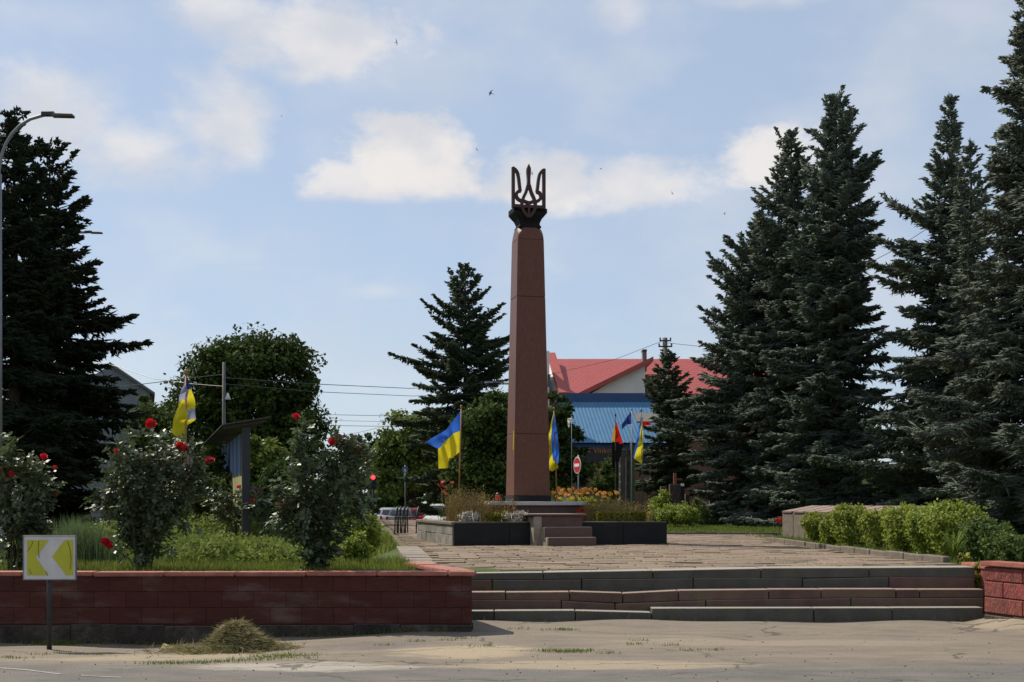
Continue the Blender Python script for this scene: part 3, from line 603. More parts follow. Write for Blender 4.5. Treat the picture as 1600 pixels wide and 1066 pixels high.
for s_ in range(5): pbox('coping_stone', M['coping'], -.07, .27, .005 + s_ * 1.1, min(PD, 1.095 + s_ * 1.1), PH - .048, PH + .028, plant, .012); pbox('coping_stone', M['coping'], PW - .25, PW + .03, .35 + s_ * 1.03, min(PD, 1.37 + s_ * 1.03), PH - .048, PH + .02, plant, .012)
pbox('rear_wall', M['greystone'], 0.1, PW - .1, PD - .1, PD + .02, -.05, PH - .02, plant)
CX, CY = 2.50, 3.0           # obelisk axis in planter coordinates
mon = thing('obelisk_monument', 'tall red granite obelisk topped by a brown metal trident', 'monument', MT @ Vector((CX, CY, 0)), TH)
def mbx(name, mat, hx, y0, y1, z0, z1, bevel=.006): return MB().box(-hx, hx, y0, y1, z0, z1).obj(name, mat, mon, bevel=bevel)
BZ = 1.072                   # obelisk foot above the plaza
mbx('plinth', M['pinkstone'], 1.12, -1.12, 1.12, .2, BZ - .13); mbx('plinth_slab', M['slabwhite'], 1.24, -1.24, 1.24, BZ - .127, BZ - .03, .01)
mbx('black_base_band', M['blackgranite'], .50, -.50, .50, BZ - .027, BZ + .115, .004)
# front stair pier
sx0, sx1 = -.66, .62
def fbox(name, mat, x0, x1, y0, y1, z0, z1): return MB().box(x0, x1, y0 - CY, y1 - CY, z0, z1).obj(name, mat, mon, bevel=.008)
fbox('stair_block', M['pinkstone'], sx0 + .2, sx1 - .09, -.30, CY - 1.2, -.05, .70); fbox('stair_side', M['palestone'], sx0 - .01, sx0 + .19, -.34, 1.2, -.05, .685); fbox('stair_top_slab', M['pinkstone'], sx0 - .16, sx1 + .02, -.36, CY - 1.26, .703, .745)
fbox('stair_tread', M['pinkstone'], sx0 + .20, sx0 + 1.34, -.62, -.305, -.02, .44); fbox('stair_tread', M['pinkstone'], sx0 + .20, sx0 + 1.34, -.95, -.625, -.02, .205)
for a, b, c, d, z in ((sx0 + .165, sx0 + .197, -.615, -.345, .43), (sx0 + .165, sx0 + .197, -.945, -.625, .195)): fbox('stair_side', M['palestone'], a, b, c, d, -.02, z)
# obelisk shaft in three blocks: half side at height
z_base = BZ + .118
def hs(z): return np.interp(z, [0, 1.72, 5.28, 6.9, 7.14], [.478, .452, .378, .345, .30])
def shaft(z0, z1, n):
    m_ = MB(); zs_ = np.linspace(z0, z1, n)
    for a, b in zip(zs_[:-1], zs_[1:]):
        A, B_ = hs(a), hs(b); m_.v; i = len(m_.v)
        for h, z in ((A, a), (B_, b)): m_.v += [(-h, -h, BZ + z), (h, -h, BZ + z), (h, h, BZ + z), (-h, h, BZ + z)]
        for k in range(4): m_.f.append([i + k, i + (k + 1) % 4, i + 4 + (k + 1) % 4, i + 4 + k]); m_.m.append(0)
    for z, h in ((z0, hs(z0)), (z1, hs(z1))): m_.face([(-h, -h, BZ + z), (h, -h, BZ + z), (h, h, BZ + z), (-h, h, BZ + z)])
    return m_.obj('shaft_block', M['granite'], mon, bevel=.012)
shaft(.118, 1.715, 3); shaft(1.719, 5.275, 4)
m_ = shaft(5.278, 6.77, 3)
# rounded shoulder: each side ends in an arch, the four corners are cut back under it
sh = MB(); zt = BZ + 6.773; n = 9; prevr = None
for k in range(n):
    t = k / (n - 1); z = zt + .30 * t; h = .345 - .028 * t; cut = .006 + .16 * t ** 2.2
    r_ = [(-h + cut, -h), (h - cut, -h), (h, -h + cut), (h, h - cut), (h - cut, h), (-h + cut, h), (-h, h - cut), (-h, -h + cut)]; r_ = [(x, y, z) for x, y in r_]
    if prevr:
        for q in range(8): sh.face([prevr[q], prevr[(q + 1) % 8], r_[(q + 1) % 8], r_[q]])
    else: sh.face(r_[::-1])
    prevr = r_
sh.face(prevr); sh.obj('shaft_shoulder', M['granite'], mon)
MB().box(-.002, .002, -.04, .04, 0, .5, mat=Matrix.Translation((-.463, -.33, BZ + 1.30)) @ Matrix.Rotation(R(.9), 4, 'Y')).obj('yellow_ribbon', M['fyellow'], mon)
# capital: neck and a flared square bowl with hollow sides
cz = BZ + 7.076; prof = [(0, .29), (.045, .30), (.07, .275), (.12, .262), (.17, .28), (.24, .335), (.31, .40), (.37, .455), (.40, .478), (.52, .49)]
prof = [(a, h * (.93 if a > .2 else 1), h * (.95 if a < .15 else .95 - (a - .15) * 1.05)) for a, h in prof]; cp = MB()
def crect(a, h, g): return [(-h, -g, cz + a), (h, -g, cz + a), (h, g, cz + a), (-h, g, cz + a)]
for p_, q_ in zip(prof[:-1], prof[1:]):
    A, B_ = crect(*p_), crect(*q_)
    for q in range(4): cp.face([A[q], A[(q + 1) % 4], B_[(q + 1) % 4], B_[q]])
cp.face(crect(*prof[-1])); cp.face(crect(*prof[0]))
cp.obj('capital', M['capital'], mon, bevel=.008)
# trident: strokes in the plane of the front, sizes in metres from its centre line
tri = MB(); K = .0168 / 7.615; ty = -.335; lay_n = [0]
def tp(x, y): return Vector(((x - 487) * K, 0, (655 - y) * K))
def stroke(pts, w, th=.085):
    lay_n[0] += 1; th = th + .0022 * lay_n[0]
    pts = [tp(*p) for p in pts]; k = len(pts); w = [q * K for q in (w if hasattr(w, '__len__') else [w] * k)]; Lp, Rp = [], []
    for i in range(k):
        d = (pts[min(k - 1, i + 1)] - pts[max(0, i - 1)]).normalized(); n_ = Vector((-d.z, 0, d.x)); Lp.append(pts[i] + n_ * w[i] / 2); Rp.append(pts[i] - n_ * w[i] / 2)
    for i in range(k - 1):
        q = [Lp[i], Rp[i], Rp[i + 1], Lp[i + 1]]; f = Vector((0, th / 2, 0)); tri.hexa([p - f for p in q] + [p + f for p in q])
def curve(pts, n=5):
    out = []; P = [pts[0]] + list(pts) + [pts[-1]]
    for i in range(1, len(P) - 2):
        for s_ in range(n):
            t = s_ / n; a, b, c, d = (np.array(P[i + j], float) for j in (-1, 0, 1, 2)); out.append(tuple(.5 * ((2 * b) + (-a + c) * t + (2 * a - 5 * b + 4 * c - d) * t * t + (-a + 3 * b - 3 * c + d) * t ** 3)))
    return out + [tuple(pts[-1])]
for sg in (-1, 1):
    f = lambda pts: [(487 + sg * (487 - x), y) for x, y in pts]
    stroke(f([(302, 665), (302, 196)]), 36)
    stroke(f([(300, 190), (312, 212), (330, 240)]), [4, 30, 40]); stroke(f(curve([(318, 215), (350, 255), (366, 320), (376, 400), (386, 474)])), 34)
    stroke(f(curve([(392, 470), (356, 482), (338, 518), (350, 556), (388, 582), (440, 590), (487, 612)])), 36)
    stroke(f(curve([(480, 395), (455, 480), (425, 545), (407, 610), (410, 665), (440, 725), (487, 772)])), 34)
stroke([(285, 648), (689, 648)], 36); stroke([(487, 585), (487, 775)], 27)
sp = curve([(487, 150), (487, 205), (487, 260), (487, 340), (487, 420)]); stroke(sp, list(np.interp([p[1] for p in sp], [150, 200, 240, 330, 425], [2, 46, 50, 34, 40])))
trid = tri.obj('trident', M['rust'], mon); trid.location = (-.06, ty, cz + .515)
MB().box(-.03, .03, .0, .12, -.02, .06).obj('trident_bracket', M['darkmetal'], mon, loc=(-.3, ty, cz + .49)); MB().box(-.03, .03, .0, .12, -.02, .06).obj('trident_bracket', M['darkmetal'], mon, loc=(.3, ty, cz + .49))
# ------------------------------------------------------------------ trees
SP = 'spruce trees on the right of the square'
spruce('dark_spruce', 'very dark tall spruce at the left edge beside the street lamp', 22, 36, [(188, 0, 0), (215, 20, 22), (260, 30, 40), (310, 50, 50), (400, 70, 60), (500, 95, 70), (620, 110, 90), (720, 120, 95), (835, 110, 90)], M['spr_dark'], 11, tw=.044, dens=1.08)
spruce('dark_spruce', 'very dark broad spruce behind the rose bushes, its top the lower of two', 78, 39, [(222, 0, 0), (240, 14, 14), (280, 26, 34), (325, 34, 55), (345, 38, 26), (400, 45, 66), (440, 50, 106), (480, 55, 78), (525, 60, 128), (560, 66, 88), (600, 75, 120), (680, 90, 108), (760, 100, 85), (840, 90, 70)], M['spr_dark'], 12, tw=.044, dens=1.08)
spruce('norway_spruce', 'single green spruce with upturned boughs just left of the obelisk', 727, 80, [(418, 0, 0), (440, 14, 14), (462, 36, 30), (485, 24, 30), (520, 58, 46), (535, 40, 66), (565, 70, 62), (600, 84, 66), (650, 88, 70), (720, 80, 66), (800, 60, 50)], M['spr_mid'], 13, zb=.4, tw=.058, spacing=.50, dens=.85, wide=1.28)
spruce('blue_spruce', 'small spruce with a leaning top in front of the red tiled roof', 1045, 62, [(548, 0, 0), (565, 10, 10), (590, 28, 22), (620, 32, 40), (660, 32, 50), (700, 40, 50), (740, 50, 45), (800, 50, 40)], M['spr_mid'], 14, tw=.045, spacing=.42, cones=60, group=SP)
spruce('blue_spruce', 'wide blue green spruce standing lower and left of the tallest one', 1186, 58, [(338, 0, 0), (365, 14, 20), (400, 36, 40), (440, 60, 50), (480, 66, 60), (540, 84, 80), (600, 116, 90), (660, 124, 95), (720, 130, 100), (770, 110, 95), (800, 80, 70)], M['spr_blue'], 15, tw=.046, spacing=.40, cones=160, wide=1.22, group=SP)
spruce('blue_spruce', 'narrow spruce top leaning against the left flank of the tallest spruce', 1236, 55, [(205, 0, 0), (222, 8, 8), (240, 26, 14), (260, 14, 25), (300, 36, 30), (360, 52, 40), (450, 60, 50), (560, 70, 60), (680, 80, 70), (790, 70, 60)], M['spr_blue'], 16, tw=.045, spacing=.40, cones=160, group=SP)
spruce('blue_spruce', 'tallest dense spruce right of the red tiled roof', 1306, 52, [(152, 0, 0), (166, 7, 7), (182, 26, 32), (196, 12, 16), (210, 20, 26), (232, 48, 50), (250, 26, 30), (265, 38, 44), (292, 60, 62), (330, 56, 46), (350, 66, 64), (420, 72, 62), (500, 84, 66), (580, 92, 62), (660, 100, 64), (740, 105, 70), (830, 90, 70)], M['spr_blue'], 17, tw=.045, dens=1.1, spacing=.40, cones=220, group=SP)
spruce('blue_spruce', 'slender spruce with a bare narrow spire second from the right edge', 1486, 48, [(150, 0, 0), (166, 6, 5), (188, 11, 8), (204, 9, 7), (218, 30, 16), (236, 16, 12), (262, 24, 16), (280, 44, 30), (310, 42, 40), (350, 70, 44), (390, 88, 46), (430, 104, 50), (455, 80, 54), (500, 96, 56), (560, 120, 70), (620, 140, 80), (700, 145, 90), (830, 120, 90)], M['spr_blue'], 18, tw=.043, dens=1.05, spacing=.40, cones=160, group=SP)
spruce('blue_spruce', 'thin spire of a spruce half hidden by the huge one at the right edge', 1516, 44, [(222, 0, 0), (250, 10, 10), (290, 22, 20), (340, 30, 36), (420, 36, 44), (560, 44, 50), (790, 50, 55)], M['spr_blue'], 21, tw=.04, dens=.8, group=SP)
spruce('blue_spruce', 'huge blue green spruce cut off by the right edge of the picture', 1622, 33, [(-130, 0, 0), (-60, 20, 26), (0, 38, 50), (30, 22, 60), (100, 46, 70), (150, 74, 80), (180, 40, 80), (240, 72, 100), (330, 96, 120), (440, 112, 140), (540, 160, 150), (620, 178, 160), (700, 176, 170), (800, 150, 160), (870, 120, 130)], M['spr_blue'], 19, tw=.035, dens=1.15, spacing=.34, cones=200, wide=1.06, group=SP)
broadleaf('leafy_tree', 'big round dark leafy tree behind the rose bed on the left', 392, 62, [(390, 600, 92, 76), (322, 615, 50, 54), (450, 600, 50, 58), (365, 555, 56, 38), (415, 550, 50, 34), (308, 665, 40, 50), (468, 665, 40, 55), (390, 680, 95, 60), (450, 720, 48, 40), (330, 735, 50, 40), (400, 745, 70, 40), (330, 775, 50, 26), (400, 780, 60, 26), (455, 770, 45, 30)], M['leaf_dark'], 31, nleaf=52000, size=.22, clump=.8, trunk=.3)
broadleaf('leafy_tree', 'small pale green tree between the grey gable and the dark tree', 245, 88, [(245, 640, 30, 32), (225, 665, 26, 30), (262, 670, 25, 36), (240, 700, 40, 35)], M['leaf_mid'], 32, zb=.2, nleaf=7000, size=.3, clump=.7)
broadleaf('leafy_tree', 'pale green leafy tree left of the solitary spruce by the parked cars', 640, 97, [(625, 672, 30, 28), (655, 690, 38, 40), (615, 712, 32, 36), (650, 735, 45, 36), (622, 752, 34, 22), (690, 735, 36, 40), (602, 738, 18, 24)], M['leaf_light'], 33, zb=-.1, nleaf=18000, size=.33, clump=.8)
broadleaf('leafy_tree', 'dark bushy tree behind the flag on the left of the obelisk', 752, 66, [(742, 672, 30, 28), (778, 650, 24, 40), (755, 700, 40, 36), (785, 712, 34, 46), (728, 735, 32, 36), (760, 750, 40, 34)], M['leaf_mid'], 34, nleaf=16000, size=.24, clump=.7)
broadleaf('leafy_tree', 'narrow dark leafy tree hugging the right side of the obelisk', 868, 58, [(868, 640, 22, 26), (862, 680, 30, 40), (885, 690, 24, 30), (870, 730, 34, 40), (900, 725, 24, 30)], M['leaf_dark'], 35, nleaf=10000, size=.2, clump=.42, trunk=.15)
broadleaf('lilac_bush', 'grey green bush beneath the shop sign under the blue roof', 945, 60, [(945, 748, 22, 20), (958, 734, 16, 16), (930, 768, 30, 20), (962, 762, 20, 24)], M['leaf_mid'], 36, nleaf=6500, size=.14, clump=.3, trunk=.06, cat='bush')
broadleaf('ball_tree', 'small round-headed clipped tree right of the painted board stand', 412, 42, [(412, 705, 26, 20), (400, 700, 20, 16), (425, 712, 20, 16)], M['leaf_light'], 37, nleaf=3500, size=.13, clump=.22, trunk=.07)
# far off wood closing the view between and behind the trees
def far_wood(name, spans, Y, mat, seed, n):
    rng = np.random.default_rng(seed); E = []
    for (u0, u1, vt, vb) in spans:
        k = max(2, int((u1 - u0) / 28))
        for i in range(k):
            u = u0 + (u1 - u0) * (i + .5) / k; top = vt + rng.uniform(-6, 12); h = (vb - top) / 2; s = Y / F
            E.append(((XU(u, Y), Y + rng.uniform(-4, 4), ZV(top + h, Y)), (24 * s * rng.uniform(.8, 1.2), 3, h * s)))
    o = leaf_ball(None, E, mat, n, .75, rng, name, .3); return stuff(o)
far_wood('far_wood', [(505, 600, 695, 815), (-60, 300, 720, 815), (830, 1000, 740, 812), (1000, 1650, 640, 815)], 135, M['leaf_far'], 41, 26000)
far_wood('far_wood', [(540, 720, 772, 815), (1060, 1640, 735, 815), (-80, 200, 700, 815), (690, 860, 720, 815)], 100, M['leaf_dark'], 42, 22000)
for i, (u, vt, w) in enumerate([(545, 678, 10), (558, 684, 9), (578, 682, 8), (592, 686, 8)]):
    broadleaf('poplar', ['far slim poplar, first from the left above the tall rose', 'far slim poplar, second from the left above the traffic light', 'far slim poplar, third from the left above the traffic light', 'far slim poplar closest to the pale green tree'][i], u, 150, [(u, vt + 12, w * .7, 14), (u, vt + 34, w, 22), (u + 1, vt + 64, w, 24)], M['leaf_far'], 50 + i, zb=-.35, nleaf=1500, size=.45, clump=.5, trunk=.15, group='far poplars')

# ------------------------------------------------------------------ hedge and shrubs on the right
rng = np.random.default_rng(77)
hb = [(1272, 17, 803, 846, 'first and smallest hedge bush, nearest the stone memorial ledge'), (1301, 16, 804, 851, 'small second hedge bush counted from the stone memorial ledge'), (1334, 27, 790, 853, 'rounded third hedge bush, tall, counted from the stone memorial ledge'),
      (1374, 25, 797, 857, 'fourth hedge bush counted from the stone memorial ledge'), (1412, 27, 792, 861, 'fifth hedge bush counted from the stone memorial ledge'), (1450, 27, 793, 866, 'sixth hedge bush counted from the stone memorial ledge'),
      (1492, 40, 788, 872, 'largest hedge bush, wide and yellow green, behind the spiky plant'), (1540, 34, 812, 876, 'loose darker hedge bush nearest the right red wall')]
for u, w, vt, vb, lab in hb:
    Y = (CAMZ - PZ) * F / (vb - HV); Y = max(Y, 21.5); s = Y / F; zt = ZV(vt, Y) - PZ; X = XU(u, Y)
    o = thing('hedge_bush', 'bright green ' + lab if not lab.startswith(('small', 'largest', 'loose', 'rounded')) else lab, 'bush', (X, Y, PZ), group='hedge bushes along the kerb')
    w *= 1.14; E = [((rng.normal(0, .03), rng.normal(0, .05), zt * .68), (w * s * 1.02, w * s * 1.05, zt * .33)), ((rng.normal(0, .04), 0, zt * .40), (w * s * .95, w * s, zt * .36)), ((rng.uniform(-.5, .5) * w * s, 0, zt * .8), (w * s * .5, w * s * .5, zt * .2)), ((rng.uniform(-.5, .5) * w * s, -.1, zt * .62), (w * s * .55, w * s * .5, zt * .25))]
    leaf_ball(o, E, M['box_leaf'] if u < 1530 else M['low_leaf'], 5200 if w < 30 else 9000, .062, rng, shell=.6)
    mb = MB()
    for k in range(6):
        a = k * 1.05; mb.tube([(.03 * math.cos(a), .03 * math.sin(a), -.04), (.5 * w * s * math.cos(a), .5 * w * s * math.sin(a), zt * .7)], [.012, .004], 5)
    mb.obj('stem', M['stem'], o)
def shrub(name, label, u, Y, ells, mat, n, size, seed, group=None, cat='bush', zb=None, up=.5, shell=.5, width=.36):
    rng = np.random.default_rng(seed); s = Y / F; zb = PZ - .02 if zb is None else zb; X = XU(u, Y); o = thing(name, label, cat, (X, Y, zb), group=group)
    E = [((XU(a, Y) - X, rng.normal(0, .1) * rx * s, ZV(b, Y) - zb), (rx * s, .9 * rx * s, rz * s)) for a, b, rx, rz in ells]
    leaf_ball(o, E, mat, n, size, rng, shell=shell, up=up, width=width); mb = MB()
    for c, r in E: mb.tube([(0, 0, -.03), (c[0] * .4, c[1] * .4, c[2] * .5), c], [.02, .013, .005], 5)
    mb.obj('stem', M['stem'], o); return o
shrub('box_shrub', 'rounded bright green shrub before the small grey stele', 1058, 52, [(1058, 803, 30, 15), (1040, 805, 16, 13), (1078, 806, 16, 13)], M['box_leaf'], 4500, .085, 61)
shrub('box_shrub', 'taller yellow green shrub left of the small grey stele', 1030, 54, [(1030, 798, 18, 20), (1036, 780, 12, 14), (1022, 808, 14, 12)], M['box_leaf'], 3600, .09, 62)
shrub('garden_shrub', 'loose grey green shrub right of the small grey stele', 1096, 55, [(1096, 800, 14, 16), (1088, 790, 9, 12)], M['low_leaf'], 1300, .09, 63)
shrub('box_shrub', 'bright green rounded bush beside the right-hand tall rose', 566, 22.6, [(562, 824, 30, 24), (545, 815, 16, 18), (580, 832, 18, 22), (572, 850, 20, 16)], M['box_leaf'], 5200, .055, 64)
shrub('box_shrub', 'small lower yellow green bush in front of the rounded bush', 556, 20.6, [(558, 850, 20, 16), (550, 862, 16, 14), (566, 862, 14, 12)], M['box_leaf'], 2600, .05, 65)
shrub('garden_shrub', 'leafy dark weed clump over the right red wall', 1575, 20.5, [(1560, 850, 24, 22), (1590, 858, 28, 20), (1575, 868, 36, 12)], M['low_leaf'], 2600, .06, 66)
shrub('weed', 'bright green weed growing between the steps and the right red wall', 1528, 19.2, [(1530, 903, 9, 24), (1526, 920, 7, 14), (1532, 886, 7, 10)], M['box_leaf'], 1100, .05, 67, cat='weed', zb=.1)
shrub('flower_clump', 'low red flowering plant at the far end of the memorial ledge', 1218, 41, [(1218, 815, 7, 8)], M['pinkrose'], 160, .07, 68, cat='plant')
def yucca(name, label, u, Y, n, ln, mat, seed, w=.02, zb=PZ):
    rng = np.random.default_rng(seed); o = thing(name, label, 'plant', (XU(u, Y), Y, zb - .02)); mb = MB()
    for i in range(n):
        a = rng.uniform(0, 6.28); l = ln * rng.uniform(.6, 1.1); out = rng.uniform(.25, .8) * l; d = Vector((math.cos(a), math.sin(a), 0)); sdv = Vector((-d.y, d.x, 0)) * w; p = [Vector((0, 0, 0)), d * out * .4 + Vector((0, 0, l * .6)), d * out * .8 + Vector((0, 0, l * .82)), d * out * 1.15 + Vector((0, 0, l * .68))]
        mb.face([p[0] - sdv, p[0] + sdv, p[1] + sdv, p[1] - sdv]); mb.face([p[1] - sdv, p[1] + sdv, p[2] + sdv * .7, p[2] - sdv * .7]); mb.face([p[2] - sdv * .7, p[2] + sdv * .7, p[3]])
    mb.obj('blade', mat, o); return o
yucca('spiky_plant', 'spiky arching grass-like plant before the largest hedge bush', 1490, 22.0, 60, .62, M['grass'], 71, .012)
yucca('iris_plant', 'pale broad-leaved little plant on the kerb near the right red wall', 1508, 21.3, 9, .24, M['yellowgreen'], 72, .03)
yucca('dry_iris', 'brown withered leaf tuft beside the pale broad-leaved plant', 1496, 21.1, 14, .18, M['dryplant'], 73, .01)

# ------------------------------------------------------------------ rose garden
rm = MB(); rg2 = random.Random(5)
for lay, (nn, r0, r1, h0, h1) in enumerate(((7, .10, .5, .0, .38), (7, .08, .40, .12, .56), (6, .05, .28, .25, .68), (4, .02, .14, .35, .72))):
    for i in range(nn):
        a = 2 * math.pi * i / nn + lay * .5 + rg2.uniform(-.15, .15); w = .85 * 2 * math.pi / nn
        def q(r, h, da): return (r * math.cos(a + da), r * math.sin(a + da), h)
        rr = r1 * rg2.uniform(.9, 1.1); rm.face([q(r0, h0 - .2, -w * .4), q(r0, h0 - .2, w * .4), q(rr * .85, h0 + (h1 - h0) * .5, w * .62), q(rr * .85, h0 + (h1 - h0) * .5, -w * .62)]); rm.face([q(rr * .85, h0 + (h1 - h0) * .5, -w * .62), q(rr * .85, h0 + (h1 - h0) * .5, w * .62), q(rr, h1, w * .45), q(rr * 1.05, h1 * .97, 0), q(rr, h1, -w * .45)])
rose_me = rm.mesh('rose'); rose_me.materials.append(M['rose']); rose_me2 = rose_me.copy(); rose_me2.materials.clear(); rose_me2.materials.append(M['pinkrose'])
def rose_bush(label, u, Y, ells, roses, n, seed, size=.076, vbase=893):
    rng = np.random.default_rng(seed); s = Y / F; X = XU(u, Y); zb = UG; o = thing('rose_bush', label, 'rose bush', (X, Y, zb), group='rose bushes in the garden')
    E = [((XU(a, Y) - X, rng.normal(0, .2) * rx * s, ZV(b, Y) - zb), (rx * s, rx * s, rz * s)) for a, b, rx, rz in ells]; mb = MB()
    tips = [Vector(c) for c, r in E] + [Vector(tuple(np.array(c) + rng.uniform(-.6, .6, 3) * np.array(r))) for c, r in E for _ in range(3)]
    heads = []
    for (a, b, r, fad) in roses:
        h = Vector((XU(a, Y) - X, rng.uniform(-.3, .3), ZV(b, Y) - zb)); heads.append(h); tips.append(h - Vector((0, 0, r * s * .3)))
    B = []
    for t in tips:
        a = rng.uniform(0, 6.28); b0 = Vector((.09 * math.cos(a), .09 * math.sin(a), -.03)); mid = b0 * .5 + t * .5 + Vector((-t.x * .18, -t.y * .1, t.z * .06)); mb.tube([b0, mid, t], [.012, .009, .004], 5)
        for k in range(26):
            f = rng.uniform(.45, .97); p = b0 * (1 - f) ** 2 + mid * 2 * f * (1 - f) + t * f * f; B.append(tuple(p + Vector(tuple(rng.normal(0, .045, 3)))))
    mb.obj('stem', M['stem'], o)
    B = np.array(B); k = len(B); Nn = rng.normal(0, .6, (k, 3)) + np.array([[0, 0, .9]]); dd = rng.normal(size=(k, 3)); sz = size * rng.uniform(.7, 1.3, k)
    V1 = leaves(B, dd, unit(Nn), sz, sz * .36)
    vol = np.array([r[0] * r[1] * r[2] for c, r in E]) ** .67; vol /= vol.sum(); B2, N2, D2 = [], [], []
    for (c, r), w in zip(E, vol):      # sprays of five or seven leaflets hanging outwards
        ns = int(n * w / 6); nc_ = max(4, ns // 7); cp0, cd0 = ell_points(nc_, c, r, rng, .4); pk_ = rng.integers(0, nc_, ns); cp = cp0[pk_] + rng.normal(0, .075, (ns, 3)); cd = cd0[pk_]
        ax = unit(cd + rng.normal(0, .5, (ns, 3)) + np.array([[0, 0, -.15]])); sd_ = unit(np.cross(ax, np.array([[0, 0, 1.]]) + rng.normal(0, .2, (ns, 3)))); nm = np.cross(sd_, ax); nm *= np.sign(nm[:, 2:3] + 1e-6)
        for j, (f, sgn) in enumerate(((0, -1), (0, 1), (.6, -1), (.6, 1), (1.1, 0), (-.5, 1))):
            B2.append(cp + ax * size * 1.0 * f); D2.append(ax * (.55 if sgn else 1) + sd_ * sgn * .9 + rng.normal(0, .15, (ns, 3))); N2.append(nm + rng.normal(0, .28, (ns, 3)))
    B2 = np.concatenate(B2); D2 = np.concatenate(D2); N2 = np.concatenate(N2); sz = size * rng.uniform(.7, 1.25, len(B2)); V2 = leaves(B2, D2, unit(N2), sz, sz * .37)
    add('foliage', mesh_np('rose_foliage', np.concatenate([V1[0], V2[0]]), np.concatenate([V1[1], V2[1] + len(V1[0])]), np.concatenate([V1[2], V2[2]])), M['rose_leaf'], o)
    for h, (a, b, r, fad) in zip(heads, roses):
        nb = 3 if r >= 8 else 1
        for q in range(nb):
            ro = add('rose', rose_me2 if fad else rose_me, None, o); sc_ = r * s * (2.0 if nb == 1 else 1.5); off = Vector((rng.uniform(-.55, .55), rng.uniform(-.4, .4), rng.uniform(-.4, .4))) * r * s if nb > 1 else Vector((0, 0, 0))
            ro.location = h + off - Vector((0, 0, sc_ * .3)); ro.scale = (sc_, sc_, sc_); ro.rotation_euler = (rng.uniform(.1, .7), rng.uniform(-.4, .4), rng.uniform(0, 6))
    return o
rose_bush('dark rose bush at the left edge behind the chevron sign', 22, 18.2, [(20, 765, 52, 55), (62, 770, 24, 45), (6, 712, 22, 28), (25, 835, 42, 45), (60, 830, 22, 30)], [(76, 714, 6, 0), (14, 735, 5, 0), (27, 741, 6, 1), (82, 773, 4, 0), (80, 730, 4, 1)], 3600, 81)
rose_bush('large glossy rose bush with red blooms right of the chevron sign', 222, 18.2, [(228, 765, 66, 55), (205, 790, 50, 50), (275, 775, 42, 55), (226, 850, 32, 34), (165, 772, 24, 30), (192, 705, 16, 20), (300, 722, 20, 34), (250, 715, 34, 34), (215, 735, 36, 40)], [(232, 663, 10, 0), (284, 697, 9, 0), (319, 715, 8, 0), (182, 711, 6, 1), (191, 706, 4, 1), (295, 751, 5, 0), (178, 848, 9, 0), (262, 805, 3, 1)], 6600, 82)
rose_bush('tall rose bush with the high red bloom at the right end of the bed', 495, 18.0, [(478, 765, 44, 45), (466, 690, 14, 40), (530, 765, 42, 55), (500, 828, 36, 50), (522, 718, 26, 28), (553, 722, 20, 28), (470, 800, 36, 40), (497, 868, 24, 22)], [(457, 648, 6, 0), (521, 687, 11, 0), (561, 701, 7, 0), (437, 787, 6, 1)], 6000, 83)
rose_bush('small rose bush with one red bloom below the painted board stand', 370, 27, [(372, 785, 26, 18), (345, 790, 20, 16)], [(372, 762, 6, 0), (346, 797, 4, 0)], 1100, 84, .075)
rose_bush('thin rose bush with a low red bloom left of the tallest rose', 415, 26, [(410, 790, 20, 18), (440, 785, 18, 18)], [(402, 801, 5, 0), (440, 786, 6, 1), (395, 782, 3, 0)], 800, 85, .075)
shrub('flower_clump', 'mauve and rusty flower clump beside the painted board stand', 400, 30, [(398, 770, 10, 14), (408, 780, 10, 12)], M['mauve'], 380, .07, 86, cat='plant'); shrub('flower_clump', 'yellow flower clump at the foot of the painted board stand', 402, 28.5, [(400, 785, 9, 8)], M['orange'], 120, .06, 87, cat='plant')
shrub('garden_shrub', 'loose pale shrub row behind the large glossy rose bush', 320, 30, [(330, 775, 34, 22), (300, 780, 30, 22), (350, 760, 20, 24), (270, 775, 24, 26), (325, 750, 18, 14)], M['low_leaf'], 4200, .085, 88)
def cover(name, regions, mat, n, seed, size):
    rng = np.random.default_rng(seed); B = []
    for (u, v, ru, Y0, Y1, h) in regions:
        k = int(n * ru / sum(r[2] for r in regions)); Y = rng.uniform(Y0, Y1, k); a = rng.uniform(-1, 1, k); X = (u + ru * a - 800) / F * Y; hh = h * (1 - .5 * a * a) * (.75 + .25 * np.sin(X * 5) * np.sin(Y * 3.1))
        B.append(np.stack([X, Y, UG + hh * rng.uniform(.2, 1, k)], 1))
    B = np.concatenate(B); k = len(B); sz = size * rng.uniform(.6, 1.3, k)
    return stuff(add(name, mesh_np(name, *leaves(B, rng.normal(size=(k, 3)), unit(rng.normal(0, .7, (k, 3)) + np.array([[0, 0, .8]])), sz, sz * .38)), mat))
cover('garden_ground_cover', [(350, 830, 110, 20.5, 26, .50), (420, 830, 60, 20, 25, .44), (300, 830, 60, 22, 27, .52), (330, 0, 130, 27, 33, .85), (195, 0, 90, 26, 32, .75)], M['cover_leaf'], 30000, 91, .085)
def grass(name, X0, X1, Y0, Y1, n, h, mat, seed, z=UG, w=.006, keep=None, lean=.5):
    rng = np.random.default_rng(seed); X = rng.uniform(X0, X1, n); Y = rng.uniform(Y0, Y1, n)
    if keep is not None: q = keep(X, Y); X, Y = X[q], Y[q]
    n = len(X); hh = h * rng.uniform(.5, 1.2, n) * (.75 + .5 * (np.sin(X * 2.3 + 1) * np.sin(Y * 1.9) > 0) * .5)
    zz = np.full(n, z) if not callable(z) else np.array([z(a, b) for a, b in zip(X, Y)])
    return stuff(add(name, mesh_np(name, *blades(np.stack([X, Y, zz], 1), hh, hh * lean * rng.uniform(.2, 1.2, n), np.full(n, w), rng)), mat))
